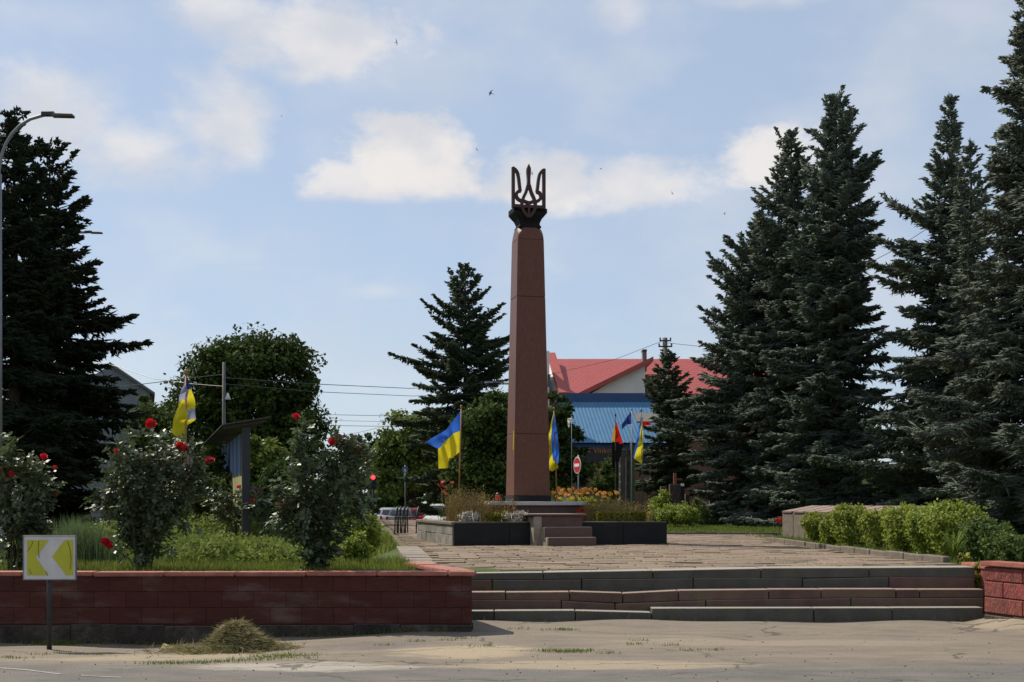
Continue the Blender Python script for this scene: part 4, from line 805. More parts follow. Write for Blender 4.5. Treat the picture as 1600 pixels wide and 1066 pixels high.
grass('garden_grass', -8.5, -1.0, 17.15, 21.5, 27000, .17, M['grass'], 92, w=.006, keep=lambda X, Y: X < xl(Y) - .1)
grass('garden_grass', -12, -2.6, 21.5, 40, 16000, .2, M['grass'], 93, w=.012, keep=lambda X, Y: X < xl(Y) - .1)
grass('lawn_grass', 2.6, 11, 41.2, 58, 18000, .14, M['grass'], 94, w=.014)
grass('hedge_grass', 7.05, 9.5, 20.5, 40, 5000, .12, M['grass'], 95, w=.008)
rng = np.random.default_rng(96)
o = thing('tall_grass_clump', 'tall blue green grass clump between the two left rose bushes', 'grass clump', (XU(118, 21), 21, UG)); n = 3600; b = np.stack([rng.normal(0, .42, n), rng.normal(0, .35, n), np.zeros(n)], 1); hh = rng.uniform(.35, .92, n) * np.exp(-(b[:, 0] / .75) ** 2)
add('blades', mesh_np('blades', *blades(b, hh, hh * rng.uniform(.05, .45, n), np.full(n, .006), rng)), M['bluegrass'], o)
# weeds in the paving joints and on the forecourt
def tufts(name, pts, n, h, mat, seed, zf, w=.004, r=.12):
    rng = np.random.default_rng(seed); B = []
    for (x, y, k, rr) in pts:
        q = rng.normal(0, 1, (k, 2)) * np.array([rr, rr * .4]); B += [(x + a, y + b, zf(x + a, y + b)) for a, b in q]
    B = np.array(B); n = len(B); hh = h * rng.uniform(.4, 1.2, n); return stuff(add(name, mesh_np(name, *blades(B, hh, hh * rng.uniform(.2, 1.0, n), np.full(n, w), rng)), mat))
pp = []
for _ in range(420):
    y = 19.8 + .437 * rng.integers(0, 46) - .218 + rng.normal(0, .02); x = rng.uniform(xl(y) + .3, 6.9)
    if math.sin(x * 1.1 + y * .7) + math.sin(x * .5 - y * 1.3) > -.2: pp.append((x, y, 14, .10))
tufts('joint_grass', pp, 0, .045, M['grass'], 97, lambda x, y: pz(x, y) - .012, .005)
FC = [(320, 1008), (60, 1012), (100, 1008), (150, 1015), (700, 1000), (650, 1003), (720, 997), (600, 1008), (860, 1018), (905, 1018), (885, 1020), (1000, 1003), (990, 1008), (812, 985), (880, 988), (950, 1022), (1050, 1010), (1080, 1016), (1120, 1016), (1570, 975), (1545, 968), (1555, 966), (460, 1022), (440, 1026), (400, 1030), (350, 1033), (300, 1036), (260, 1036), (430, 1024), (745, 1012), (30, 1022), (5, 1018)]
pp = [(XU(u, CAMZ * F / (v - HV)), CAMZ * F / (v - HV), 120 if 255 < u < 470 else 110 if 850 < u < 910 else 30, .16 if 255 < u < 470 else .12 if 850 < u < 910 else .08) for u, v in FC]
tufts('forecourt_weeds', pp, 0, .038, M['grass'], 98, fz, .004)
pp = [(x, 16.72, 26, .14) for x in np.arange(-7.2, -.6, .33)] + [(XU(85, 16.4), 16.5, 220, .16)] + [(x, 18.32, 6, .1) for x in np.arange(-.4, 6.6, .4)]
tufts('wall_foot_weeds', pp, 0, .075, M['grass'], 99, fz, .004)
tufts('step_weeds', [(x + rng.normal(0, .1), y, 9, .04) for x in np.arange(-.4, 6.7, .5) for y, _ in ((18.665, 0), (19.05, 0))], 0, .05, M['grass'], 100, lambda x, y: .155 if y < 18.8 else .40, .003)

for i, (u, Y, v, w, h, lab) in enumerate([(205, 33, 775, 34, 34, 'dark loose bush at the foot of the left spruces'), (300, 36, 760, 40, 46, 'dark loose bush under the worn garden flag'), (330, 31, 745, 26, 62, 'tall loose thicket left of the painted board stand'), (440, 38, 760, 40, 50, 'dark loose bush right of the painted board stand'), (500, 44, 780, 44, 40, 'dark loose bush at the back of the rose bed, by the street')]):
    shrub('garden_bush', lab, u, Y, [(u, v, w, h * .7), (u - w * .5, v + h * .35, w * .7, h * .5), (u + w * .5, v + h * .4, w * .7, h * .5), (u, v - h * .4, w * .5, h * .4)], M['leaf_dark'], 5000, .11, 140 + i)
# ------------------------------------------------------------------ hay heap
hp = px(366, 1015, 15.1); hp.z = fz(hp.x, hp.y); rng = np.random.default_rng(101); hay = thing('hay_heap', 'heap of cut dry grass against the dark red wall', 'hay heap', hp)
def hh_(x, y): x *= 1.08; r = math.hypot(x / .62, y / .45); sh2 = math.hypot((x - .25) / .5, y / .4); return max(0, .33 * math.exp(-2.6 * r * r), .24 * math.exp(-2.4 * sh2 * sh2), .14 * math.exp(-1.4 * r * r)) - .03 + .035 * math.sin(x * 17 + 1) * math.sin(y * 13) + .045 * math.sin(x * 8.5 + y * 5 + 1.2)
g = grid_obj('heap_core', list(np.linspace(-1.0, 1.0, 36)), list(np.linspace(-.65, .65, 24)), lambda x, y: hh_(x, y) - .02, M['hay'], hay)
n = 15000; xy = rng.normal(0, 1, (n, 2)) * np.array([.36, .25]); B = np.array([(x, y, max(-.005, hh_(x, y) - .015)) for x, y in xy]); d = rng.normal(size=(n, 3)); d[:, 2] = d[:, 2] * .22 + .03; sz = rng.uniform(.05, .17, n)
add('straw', mesh_np('straw', *leaves(B, d, unit(rng.normal(0, 1, (n, 3)) + np.array([[0, 0, .5]])), sz, np.full(n, .0045))), M['hay'], hay)
MB().sphere((-.13, .0, hh_(-.13, 0) + .02), .035, 8, 6).obj('white_scrap', M['plainwhite'], hay, True)
# scattered stones and litter
rng = np.random.default_rng(102); mb = MB()
for _ in range(260):
    u, v = rng.uniform(-20, 1620), rng.uniform(985, 1075); Y = CAMZ * F / (v - HV); x = XU(u, Y); r = rng.uniform(.003, .011); mb.sphere((x, Y, (fz(x, Y) if Y > 13.3 else 0) + r * .4), r, 5, 3, (1, rng.uniform(.6, 1), .7))
stuff(mb.obj('pebbles', M['soil']))
# ------------------------------------------------------------------ flowers in the planter
def mp(a, b, z=PH - .06): return MT @ Vector((a, b, z))
def stalks(name, label, a, b, ra, rb, n, h, mat, seed, heads=None, hs_=.03, cat='plant', nheads=0, top=1.0, seeds=True):
    rng = np.random.default_rng(seed); p = mp(a, b); o = thing(name, label, cat, p, TH); B = np.stack([rng.uniform(-ra, ra, n), rng.uniform(-rb, rb, n), np.zeros(n)], 1); hh = h * rng.uniform(.5, 1.1, n)
    V1 = blades(B, hh, hh * rng.uniform(.05, .35, n), np.full(n, .006), rng); tips = V1[0].reshape(-1, 5, 3)
    k = n * 5; f = rng.uniform(.45, 1.05, k); src = np.repeat(np.arange(n), 5); P = tips[src, 0] * (1 - f)[:, None] + tips[src, 4] * f[:, None] + rng.normal(0, .018, (k, 3)); sz = rng.uniform(.02, .055, k)
    V2 = leaves(P, rng.normal(size=(k, 3)) + np.array([[0, 0, .6]]), unit(rng.normal(size=(k, 3))), sz, sz * .3)
    add('stalks', mesh_np('stalks', np.concatenate([V1[0], V2[0]]), np.concatenate([V1[1], V2[1] + len(V1[0])]), np.concatenate([V1[2], V2[2]])), mat, o)
    if heads is not None:
        m_ = MB()
        for i in range(10): t0 = 2 * math.pi * i / 10; m_.face([(.2 * math.cos(t0 - .2), .2 * math.sin(t0 - .2), 0), (.2 * math.cos(t0 + .2), .2 * math.sin(t0 + .2), 0), (.85 * math.cos(t0 + .25), .85 * math.sin(t0 + .25), -.05), (1.05 * math.cos(t0), 1.05 * math.sin(t0), -.12), (.85 * math.cos(t0 - .25), .85 * math.sin(t0 - .25), -.05)])
        me = m_.mesh('flower_head'); me.materials.append(heads)
        for i in range(nheads):
            q = tips[rng.integers(0, n), 4] + rng.normal(0, .03, 3); q[2] = max(q[2], h * top * rng.uniform(.75, 1.1)); f_ = add('flower_head', me, None, o); f_.location = q; s_ = hs_ * rng.uniform(.8, 1.3); f_.scale = (s_, s_, s_); f_.rotation_euler = (rng.uniform(.3, 1.2), rng.uniform(-.6, .6), rng.uniform(-.8, .8))
    return o
DG = 'dry plants in the planter'
stalks('dry_flower_clump', 'dense dry brown stalks at the left corner of the planter', .55, 1.3, .42, .8, 520, .86, M['dryplant'], 111)['group'] = DG
stalks('dry_flower_clump', 'dry brown stalks between the corner clump and the obelisk', 1.35, 2.0, .5, .8, 420, .66, M['dryplant'], 112)['group'] = DG
stalks('dry_flower_clump', 'dry stalks filling the right half of the planter behind the clipped edging', 4.1, 1.7, .55, .9, 560, .62, M['dryplant'], 113)['group'] = DG
stalks('dry_flower_clump', 'rust red dry stalks at the right end of the planter', 4.85, 1.5, .28, .9, 320, .5, M['dryplant'], 114)['group'] = DG
stalks('coneflower_clump', 'tall orange coneflowers beside the right flag', 3.75, 3.6, .55, .7, 260, .86, M['low_leaf'], 115, M['orange'], .055, nheads=46)
stalks('coneflower_clump', 'orange coneflowers near the red and black flag', 4.75, 3.6, .3, .6, 140, .78, M['low_leaf'], 116, M['orange'], .055, nheads=18)
stalks('pale_flower_clump', 'pale yellow-white flowers among the stalks right of the obelisk', 3.75, 2.5, .4, .5, 160, .62, M['yellowgreen'], 117, M['yellowpetal'], .045, nheads=34)
stalks('hollyhock', 'slim hollyhock stems with pink buds at the left end of the planter', .22, 2.6, .12, .25, 16, 1.0, M['low_leaf'], 118, M['pinkrose'], .045, nheads=12)
def cushion(name, label, a, b, ra, rb, h, mat, n, size, seed, spikes=0):
    rng = np.random.default_rng(seed); o = thing(name, label, 'plant', mp(a, b), TH); E = [((rng.uniform(-ra, ra) * .7, rng.uniform(-rb, rb) * .6, h * .45), (ra * .55, rb * .6, h * .5)) for _ in range(5)]
    leaf_ball(o, E, mat, n, size, rng, shell=.3)
    if spikes:
        V = np.stack([rng.uniform(-ra, ra, spikes), rng.uniform(-rb, rb, spikes), np.zeros(spikes)], 1); hh = rng.uniform(.25, .42, spikes); add('flower_spike', mesh_np('spike', *spindles(V, np.stack([rng.normal(0, .08, spikes), rng.normal(0, .08, spikes), np.ones(spikes)], 1), hh, np.full(spikes, .02), rng)), mat, o)
    return o
cushion('silver_ragwort', 'silvery cushion plant at the left front edge of the planter', .42, .42, .30, .18, .36, M['silverleaf'], 1500, .05, 121, 5)
cushion('silver_ragwort', 'silvery cushion plants beside the stair pier', 1.52, .42, .34, .18, .38, M['silverleaf'], 1700, .05, 122, 9)
cushion('sedum_cushion', 'yellow green cushion between the two silvery plants', 1.08, .45, .30, .16, .36, M['yellowgreen'], 1400, .05, 123)
ed = thing('clipped_edging', 'low clipped yellow green box edging in the right half of the planter', 'hedge', mp(4.25, .58), TH); rng = np.random.default_rng(124); n = 4200; q = rng.uniform(-1, 1, (n, 3)); ax = rng.integers(0, 3, n); q[np.arange(n), ax] = np.sign(q[np.arange(n), ax]); q[:, 2] = np.abs(q[:, 2]); q = np.sign(q) * np.abs(q) ** .8
add('foliage', mesh_np('edging', *leaves(q * np.array([[.60, .12, .29]]), rng.normal(size=(n, 3)), unit(q + rng.normal(0, .4, (n, 3))), np.full(n, .05), np.full(n, .018))), M['yellowgreen'], ed); MB().box(-.55, .55, -.09, .09, -.02, .25).obj('stem', M['stem'], ed)
def lantern(label, loc, sc_, mat=None):
    o = thing('grave_lantern', label, 'lantern', loc, 0, 'memorial candle lanterns'); r = .05 * sc_
    MB().tube([(0, 0, 0), (0, 0, .02 * sc_)], [r * 1.1, r], 10).obj('base', M['darkmetal'], o); MB().tube([(0, 0, .021 * sc_), (0, 0, .07 * sc_), (0, 0, .13 * sc_), (0, 0, .15 * sc_)], [r * .8, r * 1.1, r, r * .7], 12).obj('glass', mat or M['red'], o, True); MB().tube([(0, 0, .151 * sc_), (0, 0, .17 * sc_), (0, 0, .20 * sc_)], [r * .95, r * .8, r * .2], 10).obj('lid', M['darkmetal'], o)
for lab, a, b in (('red candle lantern on the pale plinth left of the obelisk', CX - 1.0, CY - .9),): lantern(lab, MT @ Vector((a, b, BZ - .03)), 1.15)
lantern('red candle lantern by the right end of the planter', mp(4.95, .9, PH - .06), 1.5, M['pot'])
pot = thing('flower_pot', 'terracotta flower pot half hidden at the foot of the plinth', 'flower pot', mp(3.55, 1.45), TH); MB().tube([(0, 0, 0), (0, 0, .26), (0, 0, .262), (0, 0, .31)], [.11, .16, .185, .185], 14).obj('pot_body', M['pot'], pot); 
leaf_ball(pot, [((0, 0, .38), (.18, .18, .1))], M['pinkrose'], 120, .06, np.random.default_rng(3))

# ------------------------------------------------------------------ flags
def poly_at(pts, t):
    P = np.array(pts, float); d = np.r_[0, np.cumsum(np.linalg.norm(np.diff(P, axis=0), axis=1))]; d /= d[-1]; return np.stack([np.interp(t, d, P[:, 0]), np.interp(t, d, P[:, 1])], -1)
def flag(name, label, Y, pole, top, mid, bot, mats, ztop=None, amp=.10, waves=2.2, pole_mat='wood', pr=.018, zb=PZ, ns=28, nt=18, group='flags around the monument', split=.5, phase=0):
    """top/mid/bot: outlines (photo pixels) of the upper edge, the colour seam and the lower edge, from hoist to fly"""
    s = Y / F; pb = px(pole[1][0], pole[1][1], Y); pb.z = zb; o = thing(name, label, 'flag', pb, group=group)
    pt = px(pole[0][0], pole[0][1], Y); MB().tube([(0, 0, -.05), pt - pb], [pr, pr * .8], 8).obj('pole', M[pole_mat], o, True); MB().sphere(pt - pb + Vector((0, 0, .03)), pr * 1.7, 8, 6, (1, 1, 1.7)).obj('finial', M[pole_mat], o, True)
    t = np.linspace(0, 1, ns + 1); A, B, C_ = poly_at(top, t), poly_at(mid, t), poly_at(bot, t); V = []; h = nt // 2
    for j in range(nt + 1):
        Q = A + (B - A) * (j / h) if j <= h else B + (C_ - B) * ((j - h) / (nt - h))
        yo = amp * np.sin(t * waves * math.pi * 2 + j * .16 + phase) * np.minimum(1, t * 3) + amp * .5 * np.sin(t * 9 + j * .5 + phase) * t
        for (u, v), dy in zip(Q, yo): V.append(tuple(px(u, v, Y) + Vector((0, dy - pr * 1.1 * 0, 0)) - pb))
    Fc = [[j * (ns + 1) + i, j * (ns + 1) + i + 1, (j + 1) * (ns + 1) + i + 1, (j + 1) * (ns + 1) + i] for j in range(nt) for i in range(ns)]
    me = bpy.data.meshes.new('cloth'); me.from_pydata(V, [], Fc); me.polygons.foreach_set('material_index', [0 if f // ns < h else 1 for f in range(len(Fc))]); me.polygons.foreach_set('use_smooth', [True] * len(Fc)); me.update()
    add('cloth', me, [M[m] for m in mats], o); return o
c1 = lambda pts: [(660 + x / 5.33, 630 + y / 5.33) for x, y in pts]
fp = mp(1.02, 1.25)
flag('flag', 'blue and yellow flag blowing left on a wooden pole left of the obelisk', 31.4, [(720.8, 638), (715.5, 812)], c1([(322, 58), (262, 140), (200, 218), (110, 275), (22, 325)]), c1([(321, 228), (255, 255), (205, 300), (165, 352), (128, 380)]), c1([(312, 405), (250, 458), (222, 452), (215, 540), (138, 547)]), ('fblue', 'fyellow'), zb=PZ + .45)
c7 = lambda pts: [(840 + x / 4.635, 630 + y / 4.635) for x, y in pts]
flag('flag', 'blue and yellow flag hanging limp just right of the obelisk', 33.8, [(865.5, 641), (871.5, 808)], c7([(120, 52), (136, 160), (152, 300), (156, 380), (150, 440)]), c7([(114, 75), (98, 240), (104, 360), (112, 415), (140, 432)]), c7([(108, 100), (70, 255), (76, 390), (82, 480), (104, 497), (150, 466)]), ('fblue', 'fyellow'), zb=PZ + .45, amp=.07)
flag('flag', 'red and black flag hanging on a pole right of the planter', 42, [(961.5, 650), (962, 806)], c7([(571, 132), (585, 180), (602, 240), (622, 300), (600, 390), (575, 480)]), c7([(568, 140), (566, 200), (560, 260), (556, 300), (552, 380), (548, 470)]), c7([(565, 150), (550, 180), (543, 240), (540, 275), (538, 400), (538, 495)]), ('fred', 'forange'), amp=.05, pole_mat='greywood')
def repaint(o, fn):
    for ch in o.children:
        if ch.name.startswith('cloth'):
            for p in ch.data.polygons:
                c = o.location + p.center; u = 800 + c.x / c.y * F; v = HV - (c.z - CAMZ) / c.y * F; k = fn(u, v)
                if k is not None: p.material_index = k
for o in list(COL.objects):
    if o.get('label', '').startswith('red and black'):
        for ch in o.children:
            if ch.name.startswith('cloth'): ch.data.materials.append(M['fblack'])
        repaint(o, lambda u, v: 2 if v > 690 + (u - 958) * 0.2 else None)
flag('flag', 'small dark blue flag waving in front of the blue sheet roof', 46, [(987, 641), (987, 800)], c7([(683, 52), (650, 95), (606, 160)]), c7([(683, 100), (655, 125), (610, 172)]), c7([(683, 150), (650, 155), (625, 175), (612, 195)]), ('fnavy', 'fnavy'), amp=.06, pole_mat='metal')
flag('flag', 'yellow and blue flag folded on a dark pole at the right of the group', 42.5, [(1002, 643), (1005, 806)], c7([(750, 72), (738, 150), (722, 240), (706, 320), (694, 388)]), c7([(754, 100), (748, 180), (732, 280), (722, 320), (700, 400)]), c7([(757, 110), (763, 200), (764, 320), (762, 400), (752, 442)]), ('fblue', 'fyellow'), amp=.06, pole_mat='darkmetal')
flag('flag', 'small red flag showing between the yellow flag and the spruce', 48, [(1003.5, 655), (1004, 800)], c7([(761, 135), (790, 128), (825, 150)]), c7([(761, 150), (790, 142), (822, 156)]), c7([(761, 170), (790, 160), (818, 160)]), ('fred', 'fred'), amp=.05, pole_mat='metal')
flag('flag', 'small white pennant beside the dark tree below the blue roof', 56, [(893, 650), (894, 800)], c7([(250, 108), (240, 125), (228, 180)]), c7([(232, 108), (228, 140), (226, 180)]), c7([(215, 112), (218, 150), (224, 182)]), ('fwhite', 'fwhite'), amp=.04, pole_mat='metal', pr=.014)
cL = lambda pts: [(200 + x / 4.44, 560 + y / 4.44) for x, y in pts]
flag('flag', 'worn yellow and pale blue flag tangled on its pole in the rose garden', 31, [(290.5, 584), (289.5, 838)], cL([(402, 115), (372, 220), (352, 300), (330, 380), (305, 480), (288, 505)]), cL([(404, 118), (404, 240), (372, 320), (358, 390), (350, 440), (345, 555)]), cL([(406, 120), (440, 210), (462, 300), (474, 425), (410, 460), (388, 555)]), ('fyellow', 'fyellow'), amp=.08, pole_mat='wood', pr=.03)
for o in list(COL.objects):
    if o.get('label', '').startswith('worn yellow'):
        for ch in o.children:
            if ch.name.startswith('cloth'): ch.data.materials.append(M['fpale']); ch.data.materials.append(M['fnavy'])
        repaint(o, lambda u, v: (3 if u > 291 and v < 607 else 2 if v < 628 - (u - 280) * .45 and u < 294 else 2 if v > 640 and u > 293 and v < 655 else None))

# ------------------------------------------------------------------ chevron sign
sg = thing('chevron_sign', 'square road sign with white chevron on yellow before the dark red wall', 'road sign', (XU(75, 15.62), 15.62, fz(XU(75, 15.62), 15.62)))
Ys = 15.62; sx = sg.location; W2, H2 = 41 * Ys / F, 34.5 * Ys / F; zc = ZV(871.5, Ys) - sx.z; xc = XU(78, Ys) - sx.x
MB().tube([(0, .045, -.2), (0, .045, zc + H2 - .03)], .032, 10).obj('post', M['darkmetal'], sg, True)
MB().box(xc - W2, xc + W2, -.012, .008, zc - H2, zc + H2).obj('sign_plate', M['chevwhite'], sg, bevel=.006)
for x0_, x1_, z0_, z1_ in ((-W2 - .004, -W2 + .008, -H2 - .004, H2 + .004), (W2 - .008, W2 + .004, -H2 - .004, H2 + .004), (-W2 + .009, W2 - .009, H2 - .008, H2 + .004), (-W2 + .009, W2 - .009, -H2 - .004, -H2 + .008)): MB().box(xc + x0_, xc + x1_, -.018, .022, zc + z0_, zc + z1_).obj('folded_rim', M['metal'], sg, bevel=.002)
def sp2(pts): return [(xc + (x - 78) * Ys / F, -.0145, zc - (y - 871.5) * Ys / F) for x, y in pts]
def decal(name, pts, mat):
    m_ = MB(); m_.face(sp2(pts)); m_.face([(x, y + .002, z) for x, y, z in sp2(pts)]); return m_.obj(name, mat, sg)
decal('yellow_field', [(43, 844), (77, 844), (57, 871), (76, 899), (43, 899)], M['chevyellow']); decal('yellow_field', [(101, 844), (115, 844), (115, 899), (104, 899), (82, 870)], M['chevyellow'])
for pts in ([(53, 845), (50, 852), (44, 861)], [(61.5, 845), (60.5, 858), (62, 872)], [(46, 889), (50, 897)], [(72, 893), (75.5, 899)], [(106, 845), (110, 858), (112, 872), (110.5, 890)]):
    m_ = MB(); P = [Vector(p) + Vector((0, -.0015, 0)) for p in sp2(pts)]; m_.tube(P, .0032, 5); m_.obj('scratch', M['greystep'], sg)  # thin dark curved lines across the plate

# ------------------------------------------------------------------ street lamps, poles, wires
def lamp(label, u, Y, v, u_tip, r=.06, tilt=0, zb=PZ, side=1, bend=.9):
    s = Y / F; p = px(u, 700, Y); p.z = zb; H = ZV(v, Y) - zb; L_ = (u_tip - u) * s; o = thing('street_lamp', label, 'street lamp', p, group='street lamps'); sg_ = 1 if L_ > 0 else -1; L_ = abs(L_)
    MB().tube([(0, 0, -.05), (0, 0, .9)], [r * 1.6, r * 1.5], 10).obj('base_sleeve', M['metal'], o, True); MB().tube([(0, 0, .85), (0, 0, H - bend)], [r * 1.1, r * .85], 10).obj('pole', M['metal'], o, True)
    MB().tube([(0, 0, H - bend - .05)] + [(sg_ * bend * .8 * (1 - math.cos(t)), 0, H - bend + bend * math.sin(t)) for t in np.linspace(.1, 1.45, 7)] + [(sg_ * (L_ - .45), 0, H + .02)], r * .55, 8).obj('arm', M['metal'], o, True)
    MB().box(-.12, .12, -.05, .05, -.03, .06, mat=Matrix.Translation((sg_ * (L_ - .42), 0, H + .02))).obj('bracket', M['darkmetal'], o, bevel=.015); MB().hexa([(sg_ * (L_ - .34) + x * sg_, y, H + z) for x, y, z in ((0, -.07, -.025), (.40, -.09, -.03), (.40, .09, -.03), (0, .07, -.025), (0, -.06, .04), (.40, -.08, .02), (.40, .08, .02), (0, .06, .04))]).obj('lamp_head', M['greystep'], o, bevel=.01)
lamp('grey street lamp with curved arm at the left edge of the picture', -1.5, 24, 181, 110, .058, bend=1.1)
lamp('street lamp arm sticking out behind the dark left spruce', 72, 44, 364, 157, .075)
def arm_lamp(label, u, Y, v, u_tip, dv): # concrete pole with a long sloping arm
    s = Y / F; p = px(u, 700, Y); p.z = -.1; H = ZV(v, Y) + .1; o = thing('street_lamp', label, 'street lamp', p, group='street lamps'); MB().tube([(0, 0, -.3), (0, 0, H + .4)], [.13, .09], 8).obj('pole', M['concrete'], o, True)
    L_ = (u_tip - u) * s; MB().tube([(0, 0, H), (L_ * .75, 0, H - dv * s)], .04, 6).obj('arm', M['metal'], o); MB().hexa([(L_ * .75 + x * L_ * .25, y, H - dv * s + z) for x, y, z in ((0, -.12, -.06), (1, -.12, -.06), (1, .12, -.06), (0, .12, -.06), (0, -.08, .05), (1, -.06, .02), (1, .06, .02), (0, .08, .05))]).obj('lamp_head', M['metal'], o)
arm_lamp('street lamp whose arm shows left of the obelisk before the spruce', 812, 70, 601, 757, -4); arm_lamp('far street lamp whose arm reaches over the left flag', 712, 96, 655, 660, -7)
def upole(label, u, Y, vtop, r=.15, arms=(), zb=.3):
    p = px(u, 700, Y); p.z = zb; H = ZV(vtop, Y) - zb; o = thing('utility_pole', label, 'utility pole', p, group='utility poles'); MB().tube([(0, 0, -.3), (0, 0, H)], [r, r * .75], 10).obj('pole', M['concrete'], o, True)
    for (dz, w) in arms:
        MB().box(-w, w, -.05, .05, -.04, .04, mat=Matrix.Translation((0, -r, H - dz))).obj('cross_arm', M['darkmetal'], o)
        for k in (-w * .9, w * .9): MB().tube([(k, -r, H - dz + .04), (k, -r, H - dz + .12), (k, -r, H - dz + .2)], [.03, .055, .03], 8).obj('insulator', M['greystep'], o, True)
    return o
up = upole('grey concrete pole with a small floodlight before the dark leafy tree', 350, 50, 566, .085, (), PZ); MB().tube([(.16, -.05, 5.05), (.16, -.05, 5.2), (.16, -.05, 5.3)], [.13, .06, .03], 10).obj('floodlight', M['plainwhite'], up, True); MB().tube([(0, 0, 5.3), (.16, -.05, 5.3)], .02, 6).obj('bracket', M['metal'], up)
upole('dark pole with crossarms rising behind the small spruce by the red roof', 1039, 78, 528, .2, ((.55, .42), (.2, .35)))
upole('slim dark pole in the pale tree left of the spruce', 648, 98, 690, .14, ((.3, .9), (.9, .9)), -.2)
def wire(label, pts, Ys_, r=.016, sag=0):
    P = [px(u, v, y) for (u, v), y in zip(pts, Ys_)]; out = []
    for a, b in zip(P[:-1], P[1:]):
        for t in np.linspace(0, 1, 9): q = a.lerp(b, t); q.z -= sag * 4 * t * (1 - t); out.append(q)
    m_ = MB().tube(out, r, 5); o = m_.obj('overhead_wire', M['darkmetal']); return tag(o, label, 'wire', 'overhead wires')
wire('upper long wire from the concrete pole to the solitary spruce', [(350, 590), (487, 600), (640, 607), (812, 600)], [52, 60, 72, 80], .017); wire('second long wire just under the upper one left of the spruce', [(350, 600), (487, 612), (645, 619), (812, 614)], [52, 60, 72, 80], .014)
wire('third wire crossing the gap over the far poplars', [(400, 640), (510, 648), (605, 650), (648, 694)], [80, 84, 92, 98], .016); wire('fourth faint wire below the third in the gap', [(400, 655), (510, 657), (648, 660)], [80, 84, 98], .012); wire('lowest level wire in the gap over the far poplars', [(400, 662), (510, 665), (648, 667)], [80, 84, 98], .017); wire('slanting wire under the level ones in the gap', [(480, 690), (560, 676), (648, 655)], [120, 115, 98], .016)
wire('wire dropping from behind the left spruce past the grey gable', [(120, 555), (190, 575), (240, 592), (300, 600), (350, 604)], [60, 58, 56, 54, 52], .014); wire('wire rising from the left to the worn garden flag', [(60, 620), (200, 603), (290, 592), (350, 585)], [56, 55, 53, 52], .016)
wire('wire running from the dark crossarm pole left above the red roof', [(860, 585), (960, 562), (1035, 533)], [90, 84, 78], .014); wire('wire running from the dark crossarm pole right towards the spruces', [(1043, 536), (1090, 541), (1180, 545)], [78, 76, 72], .014); wire('short wire between the tallest and the slender spruce', [(1340, 420), (1395, 392), (1460, 350)], [60, 58, 56], .014)

# ------------------------------------------------------------------ info stand with painted boards
bs = thing('painted_board_stand', 'long stand of upright boards painted blue and yellow under a slatted roof', 'stand', (-5.40, 26.0, UG), R(16))
m_p = material('blue_board_paint', (.085, .14, .27), (.12, .18, .31), 3, .8, stretch=(6, 6, 1), island=.2); m_y = material('yellow_board_paint', (.33, .28, .09), (.23, .22, .12), 3, .8, stretch=(6, 6, 1), island=.2)
for k in range(28):          # local y runs away from the viewer, the painted face looks to the left
    y0 = .16 + k * .31; cut = 1.75 + .05 * math.sin(k * 1.7)
    MB().box(-.02, .02, y0, y0 + .295, .5, cut, mat=None).obj('board', m_y, bs, bevel=.004); MB().box(-.022, .018, y0, y0 + .295, cut + .002, 2.66, mat=None).obj('board', M['greywood'] if k % 4 == 3 else m_p, bs, bevel=.004)
for y0 in (0, 2.95, 5.9, 8.85): MB().box(-.02 if y0 else -.09, .09, y0, y0 + .13, -.05, 2.74).obj('post', M['darkmetal'] if y0 == 0 else M['greywood'], bs, bevel=.01)
bs.scale = (.9, 1, .945)
for z0 in (.55, 2.5): MB().box(.022, .07, .13, 8.85, z0, z0 + .1).obj('rail', M['greywood'], bs)
for k in range(9):           # slats of the roof, rising to the right, lapped like shingles
    w0 = -.55 + k * .115; zr = 2.74 + .02 * k; MB().hexa([(w0, -.25, zr), (w0 + .135, -.25, zr + .028), (w0 + .135, 9.2, zr + .028), (w0, 9.2, zr), (w0, -.25, zr + .02), (w0 + .135, -.25, zr + .048), (w0 + .135, 9.2, zr + .048), (w0, 9.2, zr + .02)]).obj('roof_slat', M['greywood'], bs, bevel=.003)
for y0 in (-.1, 4.4, 8.9): MB().hexa([(-.5, y0, 2.68), (.45, y0, 2.84), (.45, y0 + .08, 2.84), (-.5, y0 + .08, 2.68), (-.5, y0, 2.735), (.45, y0, 2.895), (.45, y0 + .08, 2.895), (-.5, y0 + .08, 2.735)]).obj('rafter', M['greywood'], bs)
fence = thing('plank_fence', 'weathered grey picket fence glimpsed through the large rose bush', 'fence', (XU(250, 33), 33, UG))
for k in range(16): MB().box(-.72 + k * .1, -.64 + k * .1, 0, .02, 0, 2.35 + .04 * math.sin(k * 3), mat=None).obj('picket', M['palestone'], fence, bevel=.004)
for z in (.5, 1.9): MB().box(-.75, .9, .022, .06, z, z + .08).obj('rail', M['greywood'], fence)

